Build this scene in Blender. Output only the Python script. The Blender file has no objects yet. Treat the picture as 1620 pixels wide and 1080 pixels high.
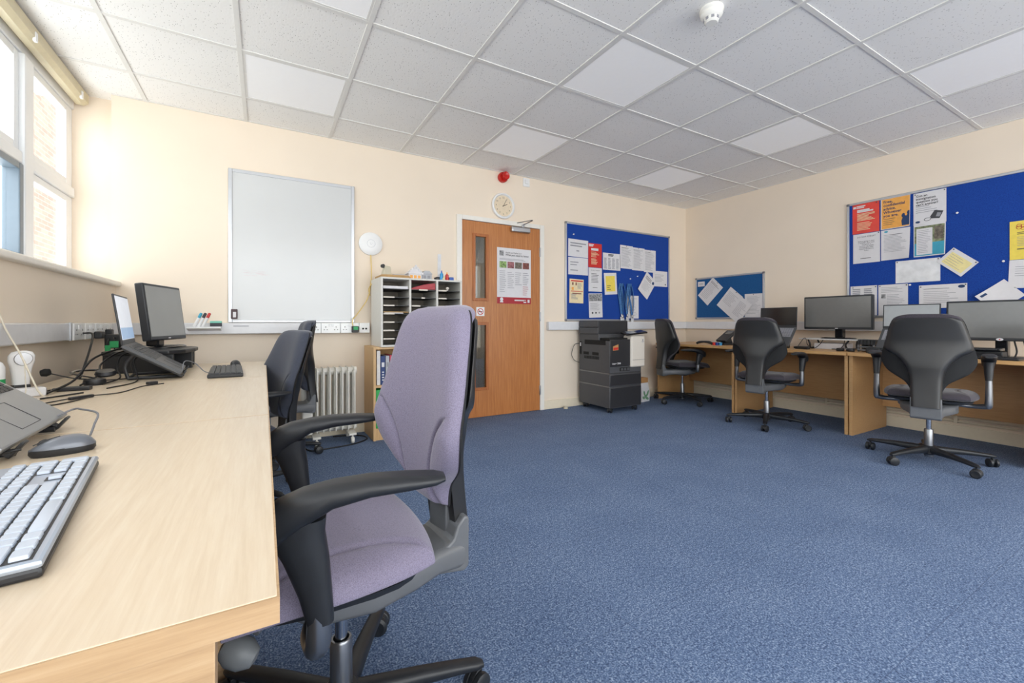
import bpy, bmesh, math, random
from mathutils import Vector, Matrix
random.seed(7)
S = bpy.context.scene
C = S.collection
PI = math.pi
WORLD, EXPO = 6.0, 0.0
R = math.radians

# ------------------------------------------------------------------ materials
def lin(c):
    out = []
    for v in c:
        v /= 255.0
        out.append(v / 12.92 if v <= 0.04045 else ((v + 0.055) / 1.055) ** 2.4)
    return (out[0], out[1], out[2], 1.0)

def newmat(name):
    m = bpy.data.materials.new(name); m.use_nodes = True
    nt = m.node_tree
    return m, nt, nt.nodes['Principled BSDF']

def coords(nt, scale=(1, 1, 1)):
    tc = nt.nodes.new('ShaderNodeTexCoord'); mp = nt.nodes.new('ShaderNodeMapping')
    mp.inputs['Scale'].default_value = scale
    nt.links.new(tc.outputs['Object'], mp.inputs['Vector'])
    return mp.outputs['Vector']

def noise(nt, vec, scale, detail=3, rough=.5):
    n = nt.nodes.new('ShaderNodeTexNoise'); n.inputs['Scale'].default_value = scale
    n.inputs['Detail'].default_value = detail; n.inputs['Roughness'].default_value = rough
    nt.links.new(vec, n.inputs['Vector']); return n.outputs['Fac']

def ramp(nt, fac, stops):
    r = nt.nodes.new('ShaderNodeValToRGB'); e = r.color_ramp.elements
    e[0].position, e[0].color = stops[0]; e[1].position, e[1].color = stops[-1]
    for p, c in stops[1:-1]:
        x = e.new(p); x.color = c
    nt.links.new(fac, r.inputs['Fac']); return r.outputs['Color']

def bump(nt, bs, fac, strength, dist=.002):
    b = nt.nodes.new('ShaderNodeBump'); b.inputs['Strength'].default_value = strength
    b.inputs['Distance'].default_value = dist
    nt.links.new(fac, b.inputs['Height']); nt.links.new(b.outputs['Normal'], bs.inputs['Normal'])

def mat(name, col, rough=.5, metal=0, var=.05, vs=30, bmp=0, bs_=200, spec=None, emit=None):
    m, nt, b = newmat(name)
    c = lin(col); v = coords(nt)
    f = noise(nt, v, vs)
    lo = tuple(x * (1 - var) for x in c[:3]) + (1,); hi = tuple(min(1, x * (1 + var)) for x in c[:3]) + (1,)
    nt.links.new(ramp(nt, f, [(.3, lo), (.7, hi)]), b.inputs['Base Color'])
    b.inputs['Roughness'].default_value = rough; b.inputs['Metallic'].default_value = metal
    if spec is not None: b.inputs['Specular IOR Level'].default_value = spec
    if bmp: bump(nt, b, noise(nt, v, bs_, 2), bmp)
    if emit:
        b.inputs['Emission Color'].default_value = lin(emit[0]); b.inputs['Emission Strength'].default_value = emit[1]
    return m

def wood(name, c1, c2, c3, axis='y', rough=.4, sc=1.0):
    m, nt, b = newmat(name)
    s = {'x': (2.2, 45, 45), 'y': (45, 2.2, 45), 'z': (45, 45, 2.2)}[axis]
    v = coords(nt, tuple(k * sc for k in s))
    v2 = coords(nt, tuple(k * sc * .16 for k in s))
    n1 = noise(nt, v, 3.0, 6, .65); n2 = noise(nt, v2, 2.0, 3)
    mx = nt.nodes.new('ShaderNodeMath'); mx.operation = 'MULTIPLY_ADD'
    nt.links.new(n2, mx.inputs[0]); mx.inputs[1].default_value = .05
    nt.links.new(n1, mx.inputs[2])
    dv = nt.nodes.new('ShaderNodeMath'); dv.operation = 'MULTIPLY'; dv.inputs[1].default_value = .95
    nt.links.new(mx.outputs[0], dv.inputs[0])
    nt.links.new(ramp(nt, dv.outputs[0], [(.26, lin(c1)), (.5, lin(c2)), (.74, lin(c3))]), b.inputs['Base Color'])
    b.inputs['Roughness'].default_value = rough
    bump(nt, b, n1, .08)
    return m

M = {}
M['wall'] = mat('magnolia_paint', (238, 223, 204), .75, var=.025, vs=1.6, bmp=.05, bs_=90)
M['white_gloss'] = mat('white_gloss_paint', (236, 232, 224), .35, var=.02)
M['cream_gloss'] = mat('cream_gloss_paint', (232, 220, 196), .4, var=.02)
M['upvc'] = mat('white_plastic', (238, 240, 242), .3, var=.01)
M['grey_upvc'] = mat('grey_blue_sash', (112, 126, 138), .35, var=.02)
M['trunk'] = mat('trunking_plastic', (226, 226, 228), .25, var=.02)
M['socket'] = mat('socket_plastic', (244, 244, 242), .25, var=.01)
M['hole'] = mat('black_hole', (20, 20, 20), .8)
M['blind'] = mat('cream_blind_metal', (206, 194, 162), .4, var=.03)
M['desk'] = wood('beech_laminate', (211, 190, 162), (219, 200, 174), (226, 210, 186), 'y', .3)
M['desk_edge'] = wood('beech_edge', (170, 138, 102), (188, 156, 118), (200, 170, 134), 'x', .45)
M['rdesk'] = wood('beech_laminate_warm', (196, 150, 96), (208, 163, 108), (218, 176, 122), 'y', .38)
M['rpanel'] = wood('beech_panel_warm', (186, 142, 94), (198, 154, 104), (206, 164, 115), 'y', .45)
M['door'] = wood('veneer_door', (164, 98, 48), (184, 117, 62), (201, 135, 78), 'z', .35, .55)
M['door_bead'] = wood('veneer_bead', (150, 84, 38), (172, 100, 48), (190, 116, 60), 'z', .4)
M['shelfwood'] = wood('bookcase_oak', (190, 150, 102), (206, 168, 118), (216, 180, 134), 'z', .45)
M['silver'] = mat('silver_metal', (190, 192, 196), .32, 1, var=.03)
M['alu'] = mat('aluminium_trim', (196, 198, 202), .38, .85, var=.02)
M['chrome'] = mat('chrome', (200, 202, 206), .14, 1, var=.01)
M['gun'] = mat('gunmetal', (136, 138, 142), .3, .9, var=.02)
M['black'] = mat('black_plastic', (34, 35, 38), .42, var=.08)
M['blackgloss'] = mat('black_gloss', (24, 25, 28), .16, var=.05)
M['chairblack'] = mat('chair_black_plastic', (32, 34, 38), .45, var=.1, bmp=.05, bs_=500)
M['shell'] = mat('chair_shell_plastic', (42, 42, 43), .38, var=.08, vs=8)
M['cover'] = mat('chair_ear_black', (15, 16, 19), .75, var=.05)
M['chairgrey'] = mat('chair_grey_plastic', (100, 102, 105), .42, var=.04)
M['knob'] = mat('lever_grey', (118, 121, 123), .5, var=.06)
def fabric(name, a, b_):
    m, nt, b = newmat(name)
    v = coords(nt)
    vo = nt.nodes.new('ShaderNodeTexVoronoi'); vo.inputs['Scale'].default_value = 640
    nt.links.new(coords(nt, (1, .45, 1)), vo.inputs['Vector'])
    n = noise(nt, v, 900, 2)
    mx = nt.nodes.new('ShaderNodeMath'); mx.operation = 'MULTIPLY_ADD'; mx.inputs[1].default_value = -.45
    nt.links.new(vo.outputs['Distance'], mx.inputs[0]); nt.links.new(n, mx.inputs[2])
    nt.links.new(ramp(nt, mx.outputs[0], [(.02, lin(a)), (.55, lin(b_))]), b.inputs['Base Color'])
    b.inputs['Roughness'].default_value = .9
    b.inputs['Sheen Weight'].default_value = .25; b.inputs['Sheen Roughness'].default_value = .4
    bump(nt, b, mx.outputs[0], .25, .001)
    return m
M['purple'] = fabric('purple_grey_weave', (110, 103, 123), (146, 139, 161))
M['navy'] = fabric('charcoal_navy_weave', (44, 47, 58), (80, 84, 98))
M['char'] = fabric('charcoal_plum_weave', (46, 42, 48), (80, 74, 82))
M['monitor'] = mat('monitor_plastic', (40, 42, 46), .38, var=.04)
M['screen'] = mat('screen_off', (112, 112, 110), .18, var=.02, spec=.6)
M['screen_mid'] = mat('screen_painted_reflection', (156, 156, 153), .18, var=.04, vs=4, spec=.6)  # grey lightened to stand for the wall reflected in the screen
M['screen_dark'] = mat('screen_dark', (26, 27, 29), .12, var=.02, spec=.6)
M['screen_reflection_glow'] = mat('screen_reflection_glow', (200, 205, 214), .2, emit=((236, 240, 248), .55))  # emission stands in for the whiteboard and wall reflected in this laptop screen
M['screen_band'] = mat('screen_blue_band', (150, 180, 215), .2, emit=((170, 200, 236), .45))  # lower band of the same reflection, coloured and glowing
M['screen_grey'] = mat('screen_pale', (158, 162, 164), .18, var=.02)
M['lap_silver'] = mat('laptop_silver', (150, 152, 154), .4, .5, var=.02)
M['lap_dark'] = mat('laptop_dark', (80, 82, 85), .42, .2, var=.03)
M['keydark'] = mat('key_dark', (38, 39, 42), .5)
M['keygrey'] = mat('key_grey', (60, 62, 65), .5)
M['kb_silver'] = mat('keyboard_silver', (172, 182, 196), .32, .35, var=.03)
M['key_light'] = mat('key_light', (198, 207, 220), .38, var=.02)
M['mouse_grey'] = mat('mouse_grey', (112, 116, 124), .3, .2, var=.03)
M['cable'] = mat('cable_black', (22, 22, 24), .5)
M['cable_grey'] = mat('cable_grey', (120, 120, 124), .5)
M['cord_white'] = mat('cord_white', (226, 218, 200), .7)
M['cable_yellow'] = mat('cable_yellow', (226, 196, 118), .5)
M['white'] = mat('white_plastic_soft', (236, 236, 236), .35, var=.01)
M['green'] = mat('green_plastic', (40, 160, 92), .45)
M['whiteboard'] = mat('whiteboard_enamel', (210, 211, 211), .16, var=.012, vs=3)
M['paper'] = mat('paper_white', (222, 220, 222), .85, var=.02)
M['paper_warm'] = mat('paper_warm', (224, 216, 204), .85, var=.02)
M['ink'] = mat('ink_dark', (70, 70, 74), .8)
M['ink_light'] = mat('ink_light', (150, 150, 156), .8)
M['redp'] = mat('poster_red', (206, 42, 36), .6, var=.06, vs=10)
M['redp2'] = mat('poster_red_glossy', (226, 70, 58), .3, var=.1, vs=10)
M['orange'] = mat('poster_orange', (240, 172, 84), .6)
M['yellow'] = mat('poster_yellow', (238, 214, 92), .7)
M['yellowpale'] = mat('poster_pale_yellow', (238, 224, 160), .7)
M['cream'] = mat('poster_cream', (236, 218, 176), .75)
M['navyprint'] = mat('print_navy', (36, 62, 104), .7)
M['teal'] = mat('print_teal', (64, 160, 186), .6)
M['photo'] = mat('print_photo', (120, 128, 96), .6, var=.7, vs=45)
M['photo_grey'] = mat('print_photo_grey', (140, 140, 142), .6, var=.8, vs=50)
M['photo_a'] = mat('print_photo_green', (132, 158, 96), .6, var=.6, vs=50)
M['photo_b'] = mat('print_photo_pink', (150, 96, 100), .6, var=.6, vs=50)
M['photo_c'] = mat('print_photo_olive', (112, 104, 92), .6, var=.5, vs=50)
M['photo_d'] = mat('print_photo_red', (128, 74, 66), .6, var=.5, vs=50)
M['sleeve'] = mat('plastic_sleeve', (214, 214, 216), .12, var=.12, vs=14, bmp=.5, bs_=22)
M['crimson'] = mat('poster_crimson', (170, 30, 44), .5)
M['red'] = mat('alarm_red', (196, 34, 26), .28, var=.03)
M['redfold'] = mat('red_folder', (166, 22, 38), .4)
M['blue'] = mat('blue_plastic', (34, 84, 168), .4)
M['cyan'] = mat('cyan_plastic', (60, 150, 205), .4)
M['brown'] = mat('card_brown', (186, 150, 102), .8, var=.06)
M['card'] = mat('carton_tan', (190, 140, 88), .8, var=.05)
M['pigeon'] = mat('pigeonhole_grey', (214, 211, 204), .55, var=.02)
M['pigeonback'] = mat('pigeonhole_back', (150, 142, 130), .8, var=.05)
M['pigeonshelf'] = mat('pigeonhole_shelf', (46, 46, 46), .5)
M['heater'] = mat('heater_enamel', (234, 231, 222), .35, var=.02)
M['beige'] = mat('beige_plastic', (198, 190, 168), .5)
M['mfp'] = mat('copier_charcoal', (76, 77, 80), .5, var=.04, bmp=.05, bs_=600)
M['mfp2'] = mat('copier_black', (44, 44, 47), .4, var=.04)
M['mfpw'] = mat('copier_white', (222, 214, 202), .45, var=.01)
M['face'] = mat('clock_face', (232, 214, 186), .6)
M['num'] = mat('clock_numeral', (74, 58, 48), .6)
M['binder_g'] = mat('binder_green', (38, 172, 82), .45)
M['binder_r'] = mat('binder_red', (190, 34, 36), .45)
M['binder_b'] = mat('binder_blue', (34, 70, 150), .45)
M['book_w'] = mat('book_white', (228, 226, 222), .5)
M['book_n'] = mat('book_navy', (32, 56, 112), .5)
M['book_p'] = mat('book_pink', (206, 70, 92), .5)
M['book_g'] = mat('book_grey', (176, 178, 184), .5)
M['lan'] = mat('lanyard_blue', (58, 108, 164), .7, var=.3, vs=60)
M['detector'] = mat('detector_white', (238, 236, 230), .4, var=.01)
M['panel_led'] = mat('ceiling_light_diffuser', (232, 232, 234), .5, var=.01, emit=((255, 252, 246), .15))
M['grid'] = mat('ceiling_grid_white', (226, 224, 220), .45, var=.02)

# pin board felt
m, nt, b = newmat('blue_felt'); v = coords(nt)
nt.links.new(ramp(nt, noise(nt, v, 160, 3), [(.3, lin((6, 50, 134))), (.7, lin((16, 72, 164)))]), b.inputs['Base Color'])
b.inputs['Roughness'].default_value = .95; bump(nt, b, noise(nt, v, 500, 2), .3); M['felt'] = m
m, nt, b = newmat('blue_felt_teal'); v = coords(nt)
nt.links.new(ramp(nt, noise(nt, v, 160, 3), [(.3, lin((16, 72, 128))), (.7, lin((28, 94, 152)))]), b.inputs['Base Color'])
b.inputs['Roughness'].default_value = .95; bump(nt, b, noise(nt, v, 500, 2), .3); M['felt2'] = m
# carpet
m, nt, b = newmat('blue_carpet'); v = coords(nt)
n1 = noise(nt, v, 190, 2, .6); n2 = noise(nt, v, 3.2, 4, .6); n3 = noise(nt, v, 70, 2, .6)
a1 = nt.nodes.new('ShaderNodeMath'); a1.operation = 'MULTIPLY_ADD'; a1.inputs[1].default_value = .12
nt.links.new(n2, a1.inputs[0]); nt.links.new(n1, a1.inputs[2])
a2 = nt.nodes.new('ShaderNodeMath'); a2.operation = 'MULTIPLY_ADD'; a2.inputs[1].default_value = .35
nt.links.new(n3, a2.inputs[0]); nt.links.new(a1.outputs[0], a2.inputs[2])
dv = nt.nodes.new('ShaderNodeMath'); dv.operation = 'MULTIPLY'; dv.inputs[1].default_value = .675
nt.links.new(a2.outputs[0], dv.inputs[0])
col = ramp(nt, dv.outputs[0], [(.36, lin((48, 66, 98))), (.5, lin((88, 110, 145))), (.68, lin((166, 182, 206)))])
br = nt.nodes.new('ShaderNodeTexBrick'); br.offset = 0; br.inputs['Scale'].default_value = 1
br.inputs['Brick Width'].default_value = .5; br.inputs['Row Height'].default_value = .5
br.inputs['Mortar Size'].default_value = .0016; br.inputs['Mortar Smooth'].default_value = .3
br.inputs['Color1'].default_value = br.inputs['Color2'].default_value = (1, 1, 1, 1)
br.inputs['Mortar'].default_value = (.72, .72, .75, 1)
nt.links.new(v, br.inputs['Vector'])
mm = nt.nodes.new('ShaderNodeMix'); mm.data_type = 'RGBA'; mm.blend_type = 'MULTIPLY'; mm.inputs['Factor'].default_value = 1
nt.links.new(col, mm.inputs['A']); nt.links.new(br.outputs['Color'], mm.inputs['B'])
nt.links.new(mm.outputs['Result'], b.inputs['Base Color'])
b.inputs['Roughness'].default_value = .95; bump(nt, b, n1, .35, .003); M['carpet'] = m
# ceiling tile with fissures
m, nt, b = newmat('fissured_ceiling_tile'); v = coords(nt)
vs = coords(nt, (1, .55, 1))
vo = nt.nodes.new('ShaderNodeTexVoronoi'); vo.inputs['Scale'].default_value = 92; vo.inputs['Randomness'].default_value = 1
nt.links.new(vs, vo.inputs['Vector'])
nn = noise(nt, v, 30, 2)
ad = nt.nodes.new('ShaderNodeMath'); ad.operation = 'MULTIPLY_ADD'; ad.inputs[1].default_value = -.25; 
nt.links.new(nn, ad.inputs[0]); nt.links.new(vo.outputs['Distance'], ad.inputs[2])
nt.links.new(ramp(nt, ad.outputs[0], [(.0, lin((176, 172, 167))), (.05, lin((242, 240, 237)))]), b.inputs['Base Color'])
b.inputs['Roughness'].default_value = .9; bump(nt, b, ad.outputs[0], .15, .003); M['tile'] = m
# brick outside
m, nt, b = newmat('red_brick'); v = coords(nt)
br = nt.nodes.new('ShaderNodeTexBrick'); br.inputs['Scale'].default_value = 1
br.inputs['Brick Width'].default_value = .225; br.inputs['Row Height'].default_value = .075
br.inputs['Mortar Size'].default_value = .006
br.inputs['Color1'].default_value = lin((146, 100, 88)); br.inputs['Color2'].default_value = lin((164, 118, 104))
br.inputs['Mortar'].default_value = lin((150, 132, 122))
sx = nt.nodes.new('ShaderNodeSeparateXYZ'); cx_ = nt.nodes.new('ShaderNodeCombineXYZ')
nt.links.new(v, sx.inputs[0]); nt.links.new(sx.outputs['Y'], cx_.inputs['X']); nt.links.new(sx.outputs['Z'], cx_.inputs['Y'])
nt.links.new(cx_.outputs[0], br.inputs['Vector'])
nt.links.new(br.outputs['Color'], b.inputs['Base Color']); b.inputs['Roughness'].default_value = .9; M['brick'] = m
# glass
def glass(name, tint, mix):
    m = bpy.data.materials.new(name); m.use_nodes = True; nt = m.node_tree; nt.nodes.clear()
    o = nt.nodes.new('ShaderNodeOutputMaterial'); mx = nt.nodes.new('ShaderNodeMixShader')
    t = nt.nodes.new('ShaderNodeBsdfTransparent'); t.inputs['Color'].default_value = tint
    g = nt.nodes.new('ShaderNodeBsdfGlossy'); g.inputs['Roughness'].default_value = .03
    mx.inputs['Fac'].default_value = mix
    nt.links.new(t.outputs[0], mx.inputs[1]); nt.links.new(g.outputs[0], mx.inputs[2]); nt.links.new(mx.outputs[0], o.inputs[0])
    return m
M['glass'] = glass('window_glass', (.97, .98, .98, 1), .05)
M['doorglass'] = glass('door_glass', (.55, .6, .58, 1), .1)

# ------------------------------------------------------------------ mesh helpers
def merge(bm, t, mx=None):
    mp = {}
    src = t.faces.layers.int.get('flat'); dst = (bm.faces.layers.int.get('flat') or bm.faces.layers.int.new('flat')) if src else None
    for v_ in t.verts: mp[v_] = bm.verts.new(mx @ v_.co if mx else v_.co)
    for f in t.faces:
        try:
            nf = bm.faces.new([mp[v_] for v_ in f.verts])
            if src: nf[dst] = f[src]
        except ValueError: pass
    t.free()

def bevel(t, off, seg):
    # round the edges; the original faces stay flat shaded so that only the rounding is smooth
    t.normal_update(); N = [f.normal.copy() for f in t.faces]
    bmesh.ops.bevel(t, geom=t.edges[:], offset=off, segments=seg, profile=.5, affect='EDGES')
    lay = t.faces.layers.int.new('flat'); t.normal_update()
    for f in t.faces: f[lay] = 1 if max(f.normal.dot(n_) for n_ in N) > .9995 else 0

def box(bm, x0, x1, y0, y1, z0, z1, bev=0, seg=2, mx=None):
    t = bmesh.new(); bmesh.ops.create_cube(t, size=1)
    for v_ in t.verts:
        v_.co = Vector((x0 + (v_.co.x + .5) * (x1 - x0), y0 + (v_.co.y + .5) * (y1 - y0), z0 + (v_.co.z + .5) * (z1 - z0)))
    if bev: bevel(t, bev, seg)
    merge(bm, t, mx)

def lathe(bm, prof, seg=24, mx=None, cap=True):
    t = bmesh.new(); rings = []
    for r, z in prof:
        if r < 1e-6: rings.append([t.verts.new((0, 0, z))])
        else: rings.append([t.verts.new((r * math.cos(2 * PI * k / seg), r * math.sin(2 * PI * k / seg), z)) for k in range(seg)])
    for a, b_ in zip(rings, rings[1:]):
        for k in range(seg):
            q = []
            for v_ in (a[k % len(a)], a[(k + 1) % len(a)], b_[(k + 1) % len(b_)], b_[k % len(b_)]):
                if v_ not in q: q.append(v_)
            if len(q) > 2:
                try: t.faces.new(q)
                except ValueError: pass
    for ring in (rings[0], rings[-1]):
        if cap and len(ring) > 2:
            try: t.faces.new(ring)
            except ValueError: pass
    bmesh.ops.recalc_face_normals(t, faces=t.faces[:])
    merge(bm, t, mx)

def cr(pts, n=6):
    P = [Vector(p) for p in pts]
    if len(P) < 3: return P
    P = [2 * P[0] - P[1]] + P + [2 * P[-1] - P[-2]]; out = []
    for i in range(1, len(P) - 2):
        for k in range(n):
            t = k / n; a, b_, c, d = P[i - 1:i + 3]
            out.append(.5 * ((2 * b_) + (c - a) * t + (2 * a - 5 * b_ + 4 * c - d) * t * t + (3 * b_ - a - 3 * c + d) * t ** 3))
    out.append(P[-2]); return out

def tube(bm, pts, r, seg=8, sm=0, flat=1.0, mx=None):
    """r may be a number or a list along the raw points; flat squashes the section in its second axis"""
    raw = len(pts)
    P = cr(pts, sm) if sm else [Vector(p) for p in pts]
    n = len(P)
    def rad(i):
        if not isinstance(r, (list, tuple)): return r
        t = i / (n - 1) * (raw - 1); k = min(int(t), raw - 2); return r[k] + (r[k + 1] - r[k]) * (t - k)
    t = bmesh.new(); rings = []
    up = Vector((0, 0, 1))
    for i, p in enumerate(P):
        d = (P[min(i + 1, n - 1)] - P[max(i - 1, 0)]).normalized()
        if i == 0:
            if abs(d.z) > .95: up = Vector((0, 1, 0))
            u = d.cross(up).normalized()
        else:
            u = (u - d * u.dot(d))
            u = u.normalized() if u.length > 1e-6 else d.cross(up).normalized()
        w = u.cross(d).normalized()
        q = rad(i)
        rings.append([t.verts.new(p + u * q * math.cos(2 * PI * k / seg) + w * q * flat * math.sin(2 * PI * k / seg)) for k in range(seg)])
    for a, b_ in zip(rings, rings[1:]):
        for k in range(seg): t.faces.new([a[k], a[(k + 1) % seg], b_[(k + 1) % seg], b_[k]])
    t.faces.new(rings[0]); t.faces.new(rings[-1])
    bmesh.ops.recalc_face_normals(t, faces=t.faces[:])
    merge(bm, t, mx)

def loft(bm, rings, mx=None):
    """closed cross-sections of equal count, capped"""
    t = bmesh.new(); RR = [[t.verts.new(p) for p in ring] for ring in rings]; n = len(RR[0])
    for a, b_ in zip(RR, RR[1:]):
        for k in range(n): t.faces.new([a[k], a[(k + 1) % n], b_[(k + 1) % n], b_[k]])
    t.faces.new(RR[0]); t.faces.new(RR[-1])
    bmesh.ops.recalc_face_normals(t, faces=t.faces[:]); merge(bm, t, mx)

def prism(bm, poly, a0, a1, plane='xz', bev=0, mx=None):
    """extrude a 2-D polygon between a0 and a1 along the remaining axis"""
    def P(p, a):
        return {'xz': (p[0], a, p[1]), 'yz': (a, p[0], p[1]), 'xy': (p[0], p[1], a)}[plane]
    t = bmesh.new()
    A = [t.verts.new(P(p, a0)) for p in poly]; B = [t.verts.new(P(p, a1)) for p in poly]; n = len(poly)
    t.faces.new(A); t.faces.new(B)
    for k in range(n): t.faces.new([A[k], A[(k + 1) % n], B[(k + 1) % n], B[k]])
    bmesh.ops.recalc_face_normals(t, faces=t.faces[:])
    if bev: bevel(t, bev, 2)
    merge(bm, t, mx)

def obj(name, bm, m, parent=None, angle=35, label=None, loc=None, rotz=0):
    me = bpy.data.meshes.new(name); lay = bm.faces.layers.int.get('flat'); bm.faces.index_update()
    flats = [f.index for f in bm.faces if f[lay]] if lay else []
    bm.to_mesh(me); bm.free()
    for p in me.polygons: p.use_smooth = True
    me.set_sharp_from_angle(angle=R(angle))
    for i in flats: me.polygons[i].use_smooth = False
    me.materials.append(M[m] if isinstance(m, str) else m)
    o = bpy.data.objects.new(name, me); C.objects.link(o)
    if parent: o.parent = parent
    if label: o['label'] = label
    if loc: o.location = loc
    if rotz: o.rotation_euler = (0, 0, rotz)
    return o

def tag(o, label, cat, group=None):
    o['label'] = label; o['category'] = cat
    if group: o['group'] = group
    return o

def thing(name, label, cat, loc=(0, 0, 0), rotz=0, group=None):
    o = bpy.data.objects.new(name, None); C.objects.link(o); o.empty_display_size = .1
    o.location = loc; o.rotation_euler = (0, 0, rotz)
    return tag(o, label, cat, group)

def struct(name, bm, m, parent=None, angle=28):
    o = obj(name, bm, m, parent, angle)
    if not parent: o['kind'] = 'structure'
    return o

def B(): return bmesh.new()
def bx(*a, **k):
    b_ = bmesh.new(); box(b_, *a, **k); return b_
def tb(*a, **k):
    b_ = bmesh.new(); tube(b_, *a, **k); return b_
def lt(*a, **k):
    b_ = bmesh.new(); lathe(b_, *a, **k); return b_

def text_bm(body, size, mx=None, align='LEFT', bold=0):
    cu = bpy.data.curves.new('lettering', 'FONT'); cu.body = body; cu.size = size; cu.align_x = align
    cu.resolution_u = 2; cu.offset = bold * size; cu.space_line = .95
    o = bpy.data.objects.new('lettering', cu); C.objects.link(o)
    dg = bpy.context.evaluated_depsgraph_get()
    me = bpy.data.meshes.new_from_object(o.evaluated_get(dg))
    b_ = bmesh.new(); b_.from_mesh(me)
    if mx: b_.transform(mx)
    bpy.data.objects.remove(o); bpy.data.curves.remove(cu); bpy.data.meshes.remove(me)
    return b_

ROT_BACK = Matrix(((1, 0, 0), (0, 0, -1), (0, 1, 0))).to_4x4()      # local x right, y up, z out of the back wall
ROT_RIGHT = Matrix(((0, 0, -1), (-1, 0, 0), (0, 1, 0))).to_4x4()    # the same for the right-hand wall
def wall_mx(wall, u, v_, out=0, ang=0):
    if wall == 'B': return Matrix.Translation((u, YB - out, v_)) @ ROT_BACK @ Matrix.Rotation(R(ang), 4, 'Z')
    return Matrix.Translation((XR - out, -u, v_)) @ ROT_RIGHT @ Matrix.Rotation(R(ang), 4, 'Z')

# ------------------------------------------------------------------ the room
YB, XR, XL, ZC = 3.92, 5.02, -.88, 2.517
YN = -2.4
XW = -1.12
o = struct('floor', bx(-1.5, XR + .2, YN, YB + .12, -.1, 0), 'carpet')
o = struct('ceiling', bx(-1.3, XR + .2, YN, YB + .3, ZC, ZC + .08), 'tile')
bm = B()
gx = [-.12 + .6 * k for k in range(-1, 9)]; gy = [3.51 - .6 * k for k in range(0, 10)]
for x in gx: box(bm, x - .012, x + .012, YN, YB, ZC - .006, ZC + .002)
for y in gy:
    for a, c in zip([-1.12] + gx, gx + [XR]):
        box(bm, a + .012, c - .012, y - .012, y + .012, ZC - .005, ZC + .002)
box(bm, -.9, XR, YB - .018, YB, ZC - .004, ZC + .002); box(bm, XR - .018, XR, YN, YB - .018, ZC - .004, ZC + .002)
struct('trim_1', bm, 'grid')
bm = B(); DX0, DX1, DZ = 1.685, 2.608, 1.972
box(bm, -.905, DX0, YB, YB + .11, 0, ZC); box(bm, DX1, XR + .2, YB, YB + .11, 0, ZC); box(bm, DX0, DX1, YB, YB + .11, DZ, ZC)
struct('wall_back', bm, 'wall')
struct('wall_right', bx(XR, XR + .2, YN, YB, 0, ZC), 'wall')
bm = B()
box(bm, -1.3, XL, YN, YB, 0, 1.2)                   # below the sill
box(bm, -1.205, -.905, YB + .11, YB + .25, 0, ZC)     # far reveal
box(bm, -1.3, -1.1, YN, YB + .11, 2.46, ZC)         # head
box(bm, -1.3, XL, YB, YB + .11, 0, 1.2)
struct('wall_left', bm, 'wall')
# unseen wall behind the camera; its wide opening is added for fill light
bm = B(); box(bm, -1.3, XR, YN - .2, YN, 0, .3); box(bm, -1.3, XR, YN - .2, YN, 2.47, ZC)
box(bm, -1.3, -.8, YN - .2, YN, .3, 2.47); box(bm, 4.95, XR, YN - .2, YN, .3, 2.47)
struct('wall_near', bm, 'wall')
# corridor behind the door
bm = B(); box(bm, 1.0, 3.3, 5.4, 5.5, 0, 2.5); box(bm, .9, 1.0, YB + .11, 5.5, 0, 2.5); box(bm, 3.3, 3.4, YB + .11, 5.5, 0, 2.5)
box(bm, .9, 3.4, YB + .11, 5.25, 2.5, 2.6); box(bm, .9, 3.4, YB + .12, 5.5, -.1, 0)
struct('wall_corridor', bm, 'wall')
# skirting
bm = B(); box(bm, XL, 1.635, YB - .018, YB, 0, .095, bev=.004); box(bm, 2.66, XR, YB - .018, YB, 0, .095, bev=.004)
struct('baseboard_back', bm, 'cream_gloss')
struct('baseboard_right', bx(XR - .018, XR, YN, YB - .02, 0, .1, bev=.004), 'cream_gloss')
struct('trim_2', bx(-1.115, -.85, YN, YB - .001, 1.2, 1.236, bev=.012, seg=3), 'white_gloss')   # window board
bm = B()
tube(bm, [(XR - .03, YN + .02, .17), (XR - .03, 3.75, .17)], .014, 10); tube(bm, [(XR - .03, YN + .02, .135), (XR - .03, 3.75, .135)], .009, 8)
for y in (1.25, 2.2, 3.2): box(bm, XR - .045, XR, y - .012, y + .012, .12, .19, bev=.003)
o = obj('heating_pipe', bm, 'cream_gloss'); tag(o, 'painted heating pipes along the right wall just above the skirting', 'pipe')

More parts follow.
